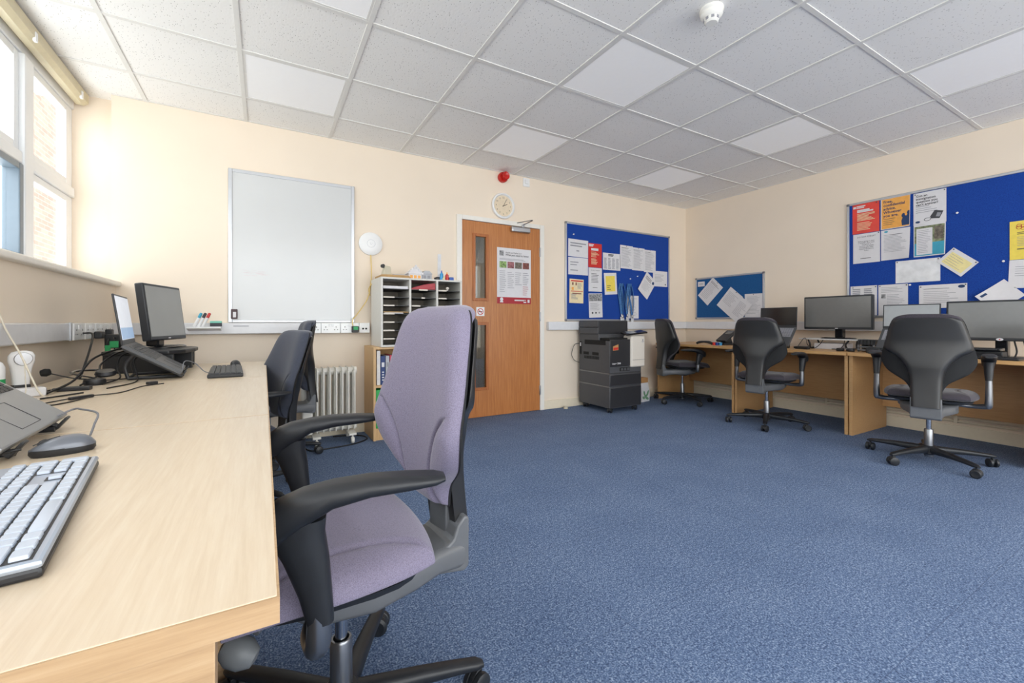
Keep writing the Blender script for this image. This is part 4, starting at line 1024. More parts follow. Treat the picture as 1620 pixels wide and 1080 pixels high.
# right wall
sh = thing('monitor_shelf', 'pale monitor shelf on bent black legs under the flat monitor', 'riser', (4.76, 2.05, ZD))
obj('shelf_top', bx(-.11, .11, -.25, .25, .088, .1, bev=.004), 'trunk', sh)
for s_ in (-1, 1):
    bm = B(); tube(bm, [(-.09, s_ * .17, .086), (-.10, s_ * .15, .05), (-.08, s_ * .155, .012), (0, s_ * .16, .008), (.09, s_ * .16, .008), (.095, s_ * .16, .05), (.09, s_ * .17, .086)], .008, 8, 5); obj('shelf_leg', bm, 'black', sh)
monitor('flat black monitor on the pale shelf on the right-hand desks', 4.74, 1.995, ZD + .1, R(180), .565, .318, .09, 0, 'screen', (.07, .14))
monitor('large flat black monitor at the right edge below the pinboard', 4.62, .925, ZD, R(180), .565, .296, .122, 2, 'screen', (.10, .13), oval=True)
o = thing('docking_station', 'black docking box under the monitor at the right edge', 'dock', (4.50, .965, ZD))
obj('dock_body', bx(-.06, .05, -.085, .085, 0, .05, bev=.006), 'black', o); obj('dock_top', bx(-.07, .05, -.075, .09, .052, .075, bev=.006), 'blackgloss', o); obj('dock_strip', bx(-.072, -.069, -.06, .07, .062, .068), 'gun', o)
o = thing('keyboard', 'black keyboard lying in front of the monitor at the right edge', 'keyboard', (4.36, .98, ZD), 0)
obj('keyboard_body', bx(-.065, .065, -.2, .19, 0, .016, bev=.004), 'black', o)
bm = B()
for i in range(5):
    for k in range(18): box(bm, -.055 + i * .022, -.037 + i * .022, -.19 + k * .0206, -.173 + k * .0206, .0155, .021)
obj('keys', bm, 'keydark', o)
for k, pts in enumerate(([(4.62, .86, .82), (4.60, .845, .75), (4.58, .85, .705), (4.66, .84, .704)], [(4.63, .82, .84), (4.60, .80, .76), (4.58, .77, .72), (4.62, .70, .715)])):
    o = obj('cable', tb(pts, .005, 8, 6), 'cable'); tag(o, ('black cable hanging straight behind the monitor at the right edge', 'black cable curving outward from the monitor at the right edge')[k], 'cable')

# ------------------------------------------------------------------ near desk: keyboard and mouse
from math import cos, sin
KB = thing('keyboard', 'silver keyboard with pale keys lying on the nearest desk', 'keyboard', (-.296, .807, ZD), R(8.5))
obj('keyboard_base', bx(-.078, .0745, -.2145, .2145, 0, .012, bev=.004), 'black', KB)
obj('keyboard_top', bx(-.078, .0745, -.215, .215, .010, .019, bev=.004), 'kb_silver', KB)
U = .0184
for (u0, u1, r0, r1) in ((-.1, 15.1, -.55, 4.55), (15.15, 18.35, 2.45, 4.55), (16.15, 17.35, .45, 1.6), (15.15, 18.35, -.55, .6), (18.4, 22.5, -.55, 4.55), (-.1, 18.35, 4.75, 5.85)):
    obj('key_well', bx(.056 - r1 * U, .056 - r0 * U, -.207 + u0 * U, -.207 + u1 * U, .0188, .0194), 'keydark', KB); kmesh = {}
def keyat(cu_, wu, r, hu=1.0):
    kk = (wu, hu)
    if kk not in kmesh:
        b_ = B(); w2 = wu * U / 2 - .0015; d2 = hu * U / 2 - .0018
        loft(b_, [[(a, q, 0) for a, q in rrect(0, 0, d2, w2, 16, 9)], [(a, q, .003) for a, q in rrect(0, 0, d2 * .98, w2 * .985, 16, 9)], [(a - .0003, q, .0042) for a, q in rrect(0, 0, d2 * .9, w2 * .93, 16, 8)]])
        me = bpy.data.meshes.new('key'); b_.to_mesh(me); b_.free(); me.materials.append(M['key_light'])
        for p in me.polygons: p.use_smooth = True
        me.set_sharp_from_angle(angle=R(30)); kmesh[kk] = me
    x = .056 - r * U - (hu - 1) * U / 2; y = -.207 + (cu_ + wu / 2) * U
    return kmesh[kk], (x, y, .0192)
keys = []
def row(r, start, ws, hu=1.0):
    c_ = start
    for w_ in ws:
        if w_ > 0: keys.append((c_, w_, r, hu))
        c_ += abs(w_)
row(0, 0, [1.25, 1.25, 1.25, 6.25, 1.25, 1.25, 1.25, 1.25]); row(0, 15.25, [1, 1, 1]); row(0, 18.45, [2, 1])
row(1, 0, [2.25] + [1] * 10 + [2.75]); row(1, 16.25, [1]); row(1, 18.45, [1, 1, 1])
row(2, 0, [1.75] + [1] * 11 + [2.25]); row(2, 18.45, [1, 1, 1])
row(3, 0, [1.5] + [1] * 12 + [1.5]); row(3, 15.25, [1, 1, 1]); row(3, 18.45, [1, 1, 1])
row(4, 0, [1] * 13 + [2]); row(4, 15.25, [1, 1, 1]); row(4, 18.45, [1, 1, 1, 1])
row(5.3, 0, [1, -1, 1, 1, 1, 1, -.5, 1, 1, 1, 1, -.5, 1, 1, 1, 1]); row(5.3, 15.25, [1, 1, 1])
keys.append((21.45, 1, 0, 2.0)); keys.append((21.45, 1, 2, 2.0))
rest = B(); ck_ = cos(R(8.5)); sk_ = sin(R(8.5))
for (c_, w_, r_, h_) in keys:
    me, loc = keyat(c_, w_, r_, h_)
    X = -.296 + loc[0] * ck_ - loc[1] * sk_; Y = .807 + loc[0] * sk_ + loc[1] * ck_
    if X < -.31 and (Y < .78 or r_ > 5):                        # the corner that lies outside the photograph
        t = bmesh.new(); t.from_mesh(me); merge(rest, t, Matrix.Translation(loc))
    else:
        k = bpy.data.objects.new('key', me); C.objects.link(k); k.parent = KB; k.location = loc
k = obj('keys', rest, 'key_light', KB, 30); k['kind'] = 'stuff'
ms = thing('computer_mouse', 'grey corded mouse with dark sides beside the silver keyboard', 'mouse', (-.34, 1.168, ZD), R(16))
def mouse_bm(sc, z0, z1, full=1.0):
    rings = []
    for i in range(13):
        u = -1 + 2 * i / 12; w = .0255 * max(.12, 1 - abs(u) ** 3) ** .5 * (1 + .10 * u); x = .046 * u
        hgt = z0 + (z1 - z0) * max(0.02, (1 - ((u - .25) / 1.28) ** 2)) ** .8 * max(.02, 1 - abs(u) ** 4) ** .5
        ring = []
        for k in range(14):
            a = PI * k / 13; ring.append((x, w * sc * cos(a), z0 + (hgt - z0) * max(0, sin(a)) ** .75))
        rings.append(ring)
    b_ = B(); loft(b_, rings); return b_
bm = B(); rings = []
for zz, sc in ((0, .93), (.005, 1.0), (.0135, .985)):
    rings.append([(.0465 * sc * cos(2 * PI * k / 28), .026 * sc * math.copysign(abs(sin(2 * PI * k / 28)) ** .8, sin(2 * PI * k / 28)), zz) for k in range(28)])
loft(bm, rings); obj('mouse_base', bm, 'black', ms, 50)
obj('mouse_shell', mouse_bm(1.0, .0125, .0345), 'mouse_grey', ms, 60)
bm = B(); lathe(bm, [(.0, -.004), (.010, -.004), (.011, 0), (.010, .004), (0, .004)], 16, Matrix.Translation((-.024, 0, .0205)) @ Matrix.Rotation(R(90), 4, 'X')); obj('scroll_wheel', bm, 'keydark', ms)
bm = B(); tube(bm, [(-.04, 0, .0215), (-.025, 0, .0288), (-.004, 0, .0336)], .001, 6); obj('button_split', bm, 'keydark', ms)
def cable(label, pts, r=.0025, m='cable', sm=8, name='cable', cat='cable'):
    o = obj(name, tb(pts, r, 10, sm), m, angle=60); tag(o, label, cat); return o
cable('black mouse lead running left from the grey mouse', [(-.386, 1.134, .722), (-.43, 1.13, .716), (-.50, 1.12, .706), (-.62, 1.06, .704)], .0022)
cable('black keyboard lead arching behind the silver keyboard', [(-.372, .93, .712), (-.385, 1.0, .72), (-.40, 1.06, .724), (-.44, 1.06, .715), (-.55, .98, .704)], .0022)
cable('thin lead plugged into the side of the silver laptop and bending down by the mouse', [(-.437, 1.405, .727), (-.40, 1.43, .745), (-.375, 1.40, .748), (-.338, 1.36, .742), (-.336, 1.33, .722), (-.335, 1.30, .704)], .0022, 'cable_grey')

# ------------------------------------------------------------------ far window desk: keyboard, mouse, headset, cables
kb2 = thing('keyboard', 'black keyboard on the far window desk beside the riser', 'keyboard', (-.165, 2.60, ZD), R(3))
obj('keyboard_body', bx(-.07, .07, -.22, .22, 0, .018, bev=.005), 'black', kb2)
bm = B()
for i in range(6):
    for k in range(20): box(bm, -.062 + i * .021, -.044 + i * .021, -.212 + k * .0213, -.1945 + k * .0213, .0175, .024)
obj('keys', bm, 'keygrey', kb2)
m2 = thing('computer_mouse', 'black mouse behind the keyboard at the end of the far window desk', 'mouse', (-.14, 2.93, ZD), R(100))
obj('mouse_shell', mouse_bm(1.0, .002, .04), 'monitor', m2, 60)
cable('grey lead arching from the laptop riser to the black keyboard', [(-.33, 2.50, .72), (-.335, 2.62, .765), (-.30, 2.66, .752), (-.26, 2.62, .715), (-.235, 2.60, .705)], .0022, 'cable_grey')
hs = thing('headset', 'black telephone headset lying by the wall with its microphone boom raised', 'headset', (-.60, 2.38, ZD))
bm = B(); lathe(bm, [(0, 0), (.032, 0), (.036, .01), (.034, .022), (.02, .027), (0, .027)], 24, Matrix.Translation((0, 0, .0))); obj('ear_pad', bm, 'black', hs)
bm = B(); lathe(bm, [(0, 0), (.032, 0), (.036, .008), (.03, .02), (0, .022)], 24, Matrix.Translation((.02, .06, .032)) @ Matrix.Rotation(R(12), 4, 'X')); obj('ear_pad', bm, 'black', hs)
bm = B(); tube(bm, [(0, 0, .028), (-.06, -.02, .05), (-.07, .05, .055), (-.03, .12, .05), (.02, .06, .05)], .006, 8, 6, flat=.5); obj('headband', bm, 'blackgloss', hs)
bm = B(); tube(bm, [(.0, .0, .022), (-.05, -.015, .03), (-.09, -.03, .045), (-.118, -.045, .058)], .0022, 8, 6); bo = obj('microphone_boom', bm, 'cable', hs)
bm = B(); lathe(bm, [(0, -.016), (.012, -.012), (.0155, 0), (.012, .013), (0, .016)], 18, Matrix.Translation((-.128, -.05, .062)) @ Matrix.Rotation(R(80), 4, 'Y')); obj('foam_windshield', bm, 'hole', bo)
ub = thing('usb_hub', 'small black hub among the cables in front of the wall', 'hub', (-.62, 2.22, ZD)); obj('hub_body', bx(-.04, .05, -.02, .02, 0, .014, bev=.003), 'black', ub); obj('hub_cap', bx(-.055, -.04, -.01, .01, .001, .012, bev=.002), 'keydark', ub)
cl = thing('cable_controller', 'small inline controller on a thin black lead on the middle window desk', 'controller', (-.53, 1.97, ZD), R(50)); obj('controller_body', bx(-.035, .035, -.007, .007, 0, .010, bev=.003), 'black', cl)
cable('thin black lead looping to the inline controller on the middle desk', [(-.555, 1.945, .705), (-.60, 1.87, .7025), (-.565, 1.84, .7025), (-.53, 1.90, .7025), (-.505, 1.995, .705)], .002)
cable('long thin black lead trailing from the inline controller toward the sloping laptop', [(-.505, 1.995, .705), (-.45, 2.05, .7025), (-.42, 2.2, .7025), (-.39, 2.24, .7025), (-.36, 2.27, .7025)], .002)
dg = obj('plug_dongle', bx(-.018, .018, -.01, .01, 0, .012, bev=.003), 'black'); dg.location = (-.40, 2.28, ZD); dg.rotation_euler = (0, 0, R(40)); tag(dg, 'little black dongle lying in front of the sloping laptop', 'dongle')
ps = thing('power_adaptor', 'black laptop power brick plugged into the window trunking', 'power adaptor', (XL + .06, 3.35, .865))
obj('brick', bx(.03, .135, -.06, -.015, -.06, .022, bev=.006), 'black', ps); obj('plug', bx(0, .035, -.115, -.06, .0, .04, bev=.006), 'black', ps); obj('plug', bx(0, .03, .08, .13, .005, .05, bev=.006), 'black', ps)
for k, (y, z, s_) in enumerate(((-.752, .81, .012), (-.725, .833, .019))):
    cq = obj('power_lead', tb([(y - .02, 3.30, .865), (y - .005, 3.21, z + .03), (y, 3.2, z - .03), (y + .01, 3.12, .72), (y + .03, 3.0, .705)], .003, 8, 6), 'cable'); tag(cq, ('thin lead with a smaller green tag below the power brick', 'thin lead with a larger bright green tag beside the sloping laptop')[k], 'cable')
    obj('cable_tag', bx(y - s_, y + s_, 3.192, 3.198, z - .018, z + .018, bev=.001), 'green', cq)
PC = [('thick black cable looping down from the wall socket to the desk', [(-.815, 3.06, .90), (-.76, 2.98, .895), (-.735, 2.85, .83), (-.72, 2.7, .74), (-.71, 2.62, .706)], .0045),
      ('black cable running from the power brick behind the sloping laptop', [(-.765, 3.45, .86), (-.72, 3.42, .868), (-.66, 3.2, .855), (-.62, 3.0, .78), (-.62, 2.9, .71)], .004),
      ('upper black cable arching from under the sloping laptop to the desk by the hub', [(-.55, 2.66, .835), (-.585, 2.58, .83), (-.625, 2.45, .80), (-.64, 2.30, .73), (-.66, 2.12, .706)], .0042),
      ('second black cable arching from the sloping laptop toward the headset', [(-.53, 2.68, .83), (-.58, 2.60, .815), (-.61, 2.50, .775), (-.60, 2.42, .735), (-.63, 2.33, .706)], .0035),
      ('third black cable sagging behind the headset from the sloping laptop', [(-.52, 2.66, .82), (-.57, 2.62, .80), (-.57, 2.56, .75), (-.54, 2.46, .715), (-.57, 2.35, .704)], .0032),
      ('thin black lead curling beside the riser legs of the sloping laptop', [(-.50, 2.64, .80), (-.52, 2.60, .78), (-.49, 2.5, .72), (-.47, 2.36, .704), (-.52, 2.2, .7035)], .0026),
      ('thin black lead running flat along the desk beneath the sloping laptop', [(-.66, 2.5, .704), (-.55, 2.52, .704), (-.42, 2.62, .704), (-.33, 2.55, .704)], .0024),
      ('black lead snaking from the hub along the wall edge of the middle desk', [(-.68, 2.22, .706), (-.70, 2.1, .706), (-.68, 1.98, .704), (-.62, 2.02, .704), (-.56, 2.1, .704)], .0028)]
for lab, pts, r in PC: cable(lab, pts, r)
# white handset and cords at the left edge
hd = thing('handheld_scanner', 'white upright handset with grey oval pad standing near the left edge', 'handset', (-.765, 2.245, ZD), R(-58))
bm = B(); rings = []
for z, hw, hd_, xo in ((.03, .022, .014, 0), (.06, .024, .016, .0), (.09, .028, .018, .002), (.115, .034, .02, .006), (.135, .034, .02, .01), (.148, .026, .015, .013), (.153, .012, .008, .014)):
    rings.append([(xo + a, q, z) for a, q in rrect(0, 0, hd_, hw, 18, 2.5)])
loft(bm, rings); obj('handset_body', bm, 'white', hd, 50)
bm = B(); lathe(bm, [(.024, 0), (.022, .003), (0, .004)], 22, Matrix.Translation((.027, 0, .124)) @ Matrix.Rotation(R(90), 4, 'Y')); obj('oval_pad', bm, 'alu', hd)
obj('dark_foot', bx(-.018, .018, -.022, .022, 0, .03, bev=.004), 'black', hd)
bt = thing('sanitiser_bottle', 'white and green bottle cut by the left edge of the photo', 'bottle', (-.80, 2.16, ZD))
obj('bottle_body', lt([(0, 0), (.024, 0), (.026, .006), (.026, .1), (.02, .115), (.011, .122), (.011, .135), (0, .135)], 22), 'white', bt); obj('bottle_label', lt([(.0264, .02), (.0264, .06)], 22), 'green', bt)
o = cable('white blind cord hanging from the window rail down to the desk', [(-1.03, 1.95, 2.43), (-.842, 2.18, 1.25), (-.84, 2.31, .978), (-.745, 2.182, .845), (-.665, 2.07, .725), (-.635, 2.03, .705), (-.642, 1.99, .7035)], .0028, 'cord_white', 4, 'blind_cord', 'cord')
o.parent = rail; del o['category']
cable('thin white string dangling beside the blind cord onto the desk', [(-.73, 2.17, .82), (-.705, 2.1, .77), (-.68, 2.03, .73), (-.66, 1.95, .704), (-.64, 1.9, .703)], .0014, 'cord_white', 6, 'string', 'cord')
ad = thing('white_adaptor', 'white adaptor box between the handset and the hanging cord', 'adaptor', (-.70, 2.12, ZD), R(30)); obj('adaptor_body', bx(-.035, .035, -.025, .025, 0, .03, bev=.005), 'trunk', ad); obj('dark_socket', bx(.034, .037, -.016, .016, .006, .024), 'black', ad)

# ------------------------------------------------------------------ things on the right-hand desks
hp = obj('telephone_handset', (lambda b_: (tube(b_, [(0, -.09, .016), (0, -.06, .03), (0, 0, .036), (0, .05, .03), (0, .08, .018)], [.018, .02, .014, .018, .016], 12, 5, flat=.8), b_)[1])(B()), 'black')
hp.location = (4.36, 3.16, ZD - .001); hp.rotation_euler = (0, 0, R(20)); tag(hp, 'black handset lying on the desk nearest the far corner', 'handset')
for k, (x, y, m_, lab) in enumerate(((4.40, 3.06, 'redp', 'small red block beside the desk phone'), (4.41, 3.03, 'binder_b', 'small dark blue pot beside the desk phone'), (4.42, 2.995, 'cyan', 'small turquoise pot nearest the desk phone'))):
    o = obj('pin_pot', lt([(0, 0), (.016, 0), (.018, .03), (.016, .032), (0, .028)], 14), m_); o.location = (x, y, ZD); tag(o, lab, 'pot', 'little pots by the desk phone')
ph = thing('desk_phone', 'black desk phone with raised tilted screen on the right-hand desks', 'phone', (4.58, 3.03, ZD), R(160))
obj('phone_base', bx(-.09, .09, -.09, .09, 0, .02, bev=.006), 'black', ph)
obj('phone_keypad', bx(-.10, .09, -.085, .085, -.012, .014, bev=.006, mx=Matrix.Translation((0, 0, .095)) @ Matrix.Rotation(R(38), 4, 'Y')), 'black', ph)
obj('phone_screen', bx(-.085, -.03, -.05, .05, .0138, .0155, mx=Matrix.Translation((0, 0, .095)) @ Matrix.Rotation(R(38), 4, 'Y')), 'screen', ph)
bm = B(); prism(bm, [(-.06, .02), (.06, .02), (.0, .085), (-.03, .1)], -.03, .03, 'xz', .003); obj('phone_prop', bm, 'black', ph)
db = thing('letter_dock', 'black ribbed dock with silver rails beside the flat monitor', 'dock', (4.60, 1.70, ZD))
bm = B(); prism(bm, [(-.06, .06), (-.05, .105), (.06, .105), (.06, .06)], -.065, .065, 'xz', .004)
for k in range(5): box(bm, -.064, -.05, -.055 + k * .025, -.042 + k * .025, .06, .1)
obj('ribbed_top', bm, 'black', db); obj('dock_back', bx(.03, .06, -.065, .065, 0, .06), 'black', db)
for z in (.008, .036): obj('silver_rail', bx(-.07, .03, -.062, .062, z, z + .012, bev=.003), 'gun', db)
for s_ in (-1, 1): obj('side_post', bx(-.062, -.05, s_ * .055 - .006, s_ * .055 + .006, .0, .06), 'gun', db)
h2 = thing('headset', 'black and silver headset lying beside the ribbed dock', 'headset', (4.46, 1.815, ZD))
for s_, y in ((0, .045), (1, -.03)):
    bm = B(); lathe(bm, [(0, 0), (.028, 0), (.032, .012), (.026, .026), (0, .028)], 20, Matrix.Translation((0, y, .0)) @ Matrix.Rotation(R(10 * s_), 4, 'X')); obj('ear_pad', bm, 'black', h2)
bm = B(); tube(bm, [(0, .045, .024), (-.05, .03, .03), (-.05, -.02, .03), (0, -.03, .026)], .006, 8, 5, flat=.5); obj('headband', bm, 'gun', h2)
ch = thing('laptop_charger', 'small black charger block in front of the pale monitor shelf', 'charger', (4.50, 2.19, ZD)); obj('charger_body', bx(-.03, .03, -.055, .055, 0, .026, bev=.005), 'black', ch); obj('plug_end', bx(-.012, .012, .055, .075, .005, .022, bev=.003), 'black', ch)
cable('black lead peaking beside the dark laptop and dropping to the charger', [(4.56, 2.262, .72), (4.60, 2.235, .79), (4.61, 2.215, .80), (4.585, 2.19, .75), (4.55, 2.15, .71), (4.525, 2.15, .715)], .003)
cable('black cable hanging under the left of the flat monitor', [(4.72, 2.11, .79), (4.64, 2.10, .75), (4.60, 2.12, .715), (4.56, 2.14, .706)], .003)
cable('black cable hanging under the right of the flat monitor', [(4.72, 1.93, .79), (4.68, 1.925, .745), (4.66, 1.95, .71), (4.68, 2.02, .704)], .003)
o = obj('paper_stack', bx(-.10, .10, -.12, .12, 0, .055, bev=.002), 'paper'); o.location = (4.79, 2.055, ZD); tag(o, 'white block of paper under the pale monitor shelf', 'paper')
dk2 = obj('desk_telephone_unit', bx(-.05, .05, -.05, .05, 0, .05, bev=.01), 'black'); dk2.location = (4.40, 1.585, ZD); tag(dk2, 'low black unit on the desk behind the nearest right-hand chair arm', 'unit')

# ------------------------------------------------------------------ copier
cp = thing('photocopier', 'large charcoal multifunction copier with white side panel below the back pinboard', 'copier', (3.12, 3.37, 0))
obj('stand', bx(0, .46, 0, .50, .055, .275, bev=.006), 'mfp', cp)
dw = obj('paper_drawer', bx(0, .46, 0, .50, .283, .412, bev=.006), 'mfp', cp)
obj('drawer_front', bx(.008, .452, -.006, .01, .292, .404, bev=.005), 'mfp2', dw)
obj('stand_front', bx(.008, .452, -.006, .01, .062, .268, bev=.005), 'mfp2', cp)
bm = B(); box(bm, 0.002, .458, .002, .498, .274, .284); box(bm, 0.002, .458, .002, .498, .411, .421); obj('seam_strip', bm, 'gun', cp)
bm = B(); box(bm, 0, .46, 0, .50, .42, .76, bev=.008); box(bm, 0, .44, .17, .50, .75, .83, bev=.006); bd = obj('body', bm, 'mfp', cp)
obj('front_panel', bx(.006, .30, -.008, .012, .49, .775, bev=.006), 'mfp2', cp)
wp = obj('white_side_panel', bx(.285, .49, -.03, .10, .475, .815, bev=.02, seg=4), 'mfpw', cp)
bm = B(); box(bm, .30, .487, -.0312, -.029, .553, .556); obj('panel_seam', bm, 'gun', wp)
bm = B(); lathe(bm, [(.009, 0), (.009, .002), (0, .002)], 14, Matrix.Translation((.45, -.03, .765)) @ Matrix.Rotation(R(90), 4, 'X')); box(bm, .436, .466, -.0315, -.0295, .742, .749); obj('panel_emblem', bm, 'ink_light', wp)
bm = B()
prism(bm, [(.04, .705), (.115, .725), (.115, .665), (.04, .66)], -.0095, -.0075, 'xz'); em = obj('emblem', bm, 'card', cp)
bm = B(); prism(bm, [(.045, .69), (.11, .695), (.11, .67), (.045, .665)], -.0105, -.009, 'xz'); obj('emblem_red', bm, 'redp', em)
obj('model_lettering', text_bm('ineo+ 3300', .026, Matrix.Translation((.03, -.0088, .515)) @ Matrix.Rotation(R(90), 4, 'X'), 'LEFT', .02), 'paper', cp)
obj('handle_slot', bx(.14, .28, -.0092, -.007, .44, .478, bev=.0006), 'hole', cp)
bm = B()
for k in range(3): box(bm, .15 + k * .045, .183 + k * .045, -.0102, -.008, .447, .472)
obj('slot_bars', bm, 'mfp', cp)
bm = B(); box(bm, -.002, .004, .06, .40, .715, .765); box(bm, -.002, .004, .17, .27, .60, .632); box(bm, -.002, .004, .33, .42, .60, .632); 
for k in range(14): box(bm, -.002, .004, .165 + k * .018, .175 + k * .018, .556, .588)
obj('side_vents', bm, 'hole', cp)
obj('output_tray', bx(.02, .42, .03, .40, .762, .79, bev=.004), 'hole', cp)
bm = B(); box(bm, -.012, .43, .17, .495, .83, .90, bev=.006); box(bm, -.012, .43, .17, .495, .902, .978, bev=.012); obj('scanner', bm, 'mfp', cp)
obj('scanner_front', bx(-.004, .42, .163, .175, .836, .97, bev=.004), 'mfp2', cp)
bm = B(); prism(bm, [(.16, .935), (.31, .905), (.40, .92), (.40, .93), (.31, .918), (.17, .95)], .2, .45, 'xz'); obj('document_tray', bm, 'blackgloss', cp)
bm = B(); box(bm, -.15, .16, -.05, .05, 0, .02, bev=.006, mx=Matrix.Translation((.34, -.005, .835)) @ Matrix.Rotation(R(-4), 4, 'Y') @ Matrix.Rotation(R(12), 4, 'X')); pn = obj('control_panel', bm, 'blackgloss', cp)
bm = B(); box(bm, -.10, .0, -.045, .035, .0196, .021, mx=Matrix.Translation((.34, -.005, .835)) @ Matrix.Rotation(R(-4), 4, 'Y') @ Matrix.Rotation(R(12), 4, 'X')); obj('touch_screen', bm, 'screen_grey', pn)
for x, y in ((.05, .05), (.41, .05), (.05, .44), (.41, .44)):
    c_ = make_castor(); c_.transform(Matrix.Translation((x, y, 0)) @ Matrix.Rotation(.6, 4, 'Z')); obj('castor', c_, 'black', cp)
obj('port_strip', bx(-.004, .004, .455, .485, .60, .74), 'hole', cp); obj('port_label', bx(-.005, -.003, .46, .478, .69, .73), 'paper', cp)
cable('thin black cable looping out behind the copier', [(3.115, 3.86, .72), (3.06, 3.88, .70), (3.03, 3.89, .6), (3.06, 3.885, .53), (3.115, 3.86, .50)], .003)
bg = thing('paper_bag', 'white carrier bag with green leaf print standing between copier and desk', 'bag', (3.99, 3.74, 0), R(8))
bm = B(); loft(bm, [[(-.075, -.05, 0), (.075, -.05, 0), (.075, .05, 0), (-.075, .05, 0)], [(-.08, -.052, .12), (.08, -.05, .12), (.078, .05, .12), (-.08, .05, .12)], [(-.07, -.03, .225), (.07, -.03, .225), (.07, .03, .225), (-.07, .03, .225)]]); obj('bag_body', bm, 'paper', bg)
bm = B()
for (x, z, a, s_) in ((.0, .07, 20, .05), (.035, .10, 60, .045), (-.03, .10, 110, .04), (.02, .04, -20, .045), (-.045, .05, 150, .03)):
    pts = [(-s_, 0), (-s_ * .3, .016), (s_ * .5, .014), (s_, 0), (s_ * .5, -.014), (-s_ * .3, -.016)]; ca, sa = cos(R(a)), sin(R(a))
    f = [bm.verts.new((x + p * ca - q * sa, -.0535 - .0002 * s_, z + p * sa + q * ca)) for p, q in pts]; bm.faces.new(f)
obj('leaf_print', bm, mat('leaf_print_green', (110, 152, 118), .8), bg)
cb = obj('cardboard_box', bx(-.06, .06, -.04, .04, 0, .06, bev=.003), 'card'); cb.location = (3.99, 3.742, .2262); cb.rotation_euler = (0, 0, R(4)); tag(cb, 'small brown carton resting on top of the white carrier bag', 'box')

# ------------------------------------------------------------------ bookcase with pigeonholes
bc = thing('bookcase', 'low oak bookcase holding binders beside the door', 'bookcase', (.762, 3.545, 0))
BW, BD, BH = .80, .36, .757
for x in (0, BW - .02): obj('side_panel', bx(x, x + .02, 0, BD, 0, BH - .02), 'shelfwood', bc)
obj('top_panel', bx(0, BW, 0, BD, BH - .02, BH, bev=.002), 'shelfwood', bc)
obj('shelf', bx(.02, BW - .02, .012, BD, .425, .445), 'shelfwood', bc); obj('bottom_panel', bx(.02, BW - .02, .012, BD, .075, .095), 'shelfwood', bc)
obj('plinth', bx(.02, BW - .02, .015, .03, 0, .075), 'shelfwood', bc); obj('back_panel', bx(.02, BW - .02, BD - .008, BD, .0, BH - .02), 'brown', bc)
bk = [('tall white lever file leaning at the left end of the bookcase top shelf', 'book_w', .030, .28, 'paper'), ('dark blue book with white lettering on the bookcase top shelf', 'book_n', .038, .235, 'paper'), ('pale grey book beside the dark blue one on the top shelf', 'book_g', .032, .236, 'ink_light'),
      ('pink and white book on the bookcase top shelf', 'book_p', .022, .24, 'paper'), ('slim white book right of the pink one on the top shelf', 'book_w', .024, .238, 'redp'), ('second slim pale book right of the pink one on the top shelf', 'book_g', .02, .236, 'navyprint'), ('navy book half hidden by the foreground chair on the top shelf', 'book_n', .03, .236, 'paper')]
x = .032
for lab, m_, w_, h_, lm_ in bk:
    t = thing('book', lab, 'book', (.762 + x + w_ / 2, 3.575, .4452), 0, 'books on the bookcase top shelf')
    obj('cover', bx(-w_ / 2 + .001, w_ / 2 - .001, 0, .2, 0, h_, bev=.002), m_, t)
    bm = B(); box(bm, -w_ * .28, w_ * .28, -.0012, .001, h_ * .62, h_ * .78)
    for q in range(4): box(bm, -w_ * .2, w_ * .2, -.0012, .001, h_ * (.15 + .09 * q), h_ * (.19 + .09 * q))
    obj('spine_print', bm, lm_, t); x += w_ + .002
x = .026
for lab, m_, w_, lb in (('bright green lever arch binder on the bookcase bottom shelf', 'binder_g', .055, 1), ('red lever arch binder on the bookcase bottom shelf', 'binder_r', .05, 0), ('blue lever arch binder on the bookcase bottom shelf', 'binder_b', .055, 0)):
    t = thing('binder', lab, 'binder', (.762 + x + w_ / 2, 3.57, .0952), 0, 'binders on the bottom shelf')
    obj('cover', bx(-w_ / 2 + .001, w_ / 2 - .001, 0, .26, 0, .31, bev=.003), m_, t)
    if lb: obj('spine_label', bx(-w_ * .22, w_ * .22, -.0012, .001, .13, .22), 'paper', t)
    obj('finger_hole', bx(-.01, .01, -.001, .001, .04, .06), 'hole', t); x += w_ + .002
pg = thing('pigeonhole_unit', 'grey three column pigeonhole mail sorter standing on the bookcase', 'pigeonholes', (.815, 3.52, BH + .0005))
PWd, PD, PH = .705, .36, .567
for xx in (0, .2325, .468, PWd - .016): obj('upright', bx(xx, xx + .016, 0, PD, .014, PH - .014), 'pigeon', pg)
obj('top_board', bx(0, PWd, 0, PD, PH - .014, PH), 'pigeon', pg); obj('bottom_board', bx(0, PWd, 0, PD, 0, .014), 'pigeon', pg); obj('back_board', bx(.004, PWd - .004, PD - .006, PD - .001, .01, PH - .01), 'pigeonback', pg)
cols = ((.016, .2325), (.2485, .468), (.484, PWd - .016))
zs = [.4725 - .068 * k for k in range(7)]
for ci, (xa, xb_) in enumerate(cols):
    for k, z in enumerate(zs):
        s_ = obj('shelf', bx(xa, xb_, .012, PD - .006, z - .003, z + .003), 'pigeonshelf', pg)
        if not (ci == 0 and k == 0):
            x0 = xa + (.006 if not (ci == 1 and k == 0) else .07); wq = .09 if ci == 0 else .075
            if ci == 1 and k in (1,): x0 += .085; wq = .03
            obj('label_tab', bx(x0, x0 + wq, .009, .0125, z - .005, z + .006), 'paper_warm', s_)
def inpg(lab, name, cat, ci, k, bmf, m_):
    xa, xb_ = cols[ci]; o = obj(name, bmf(xb_ - xa - .012), m_); o.location = (.815 + xa + .006, 3.535, BH + .0005 + zs[k] + .0033); tag(o, lab, cat); return o
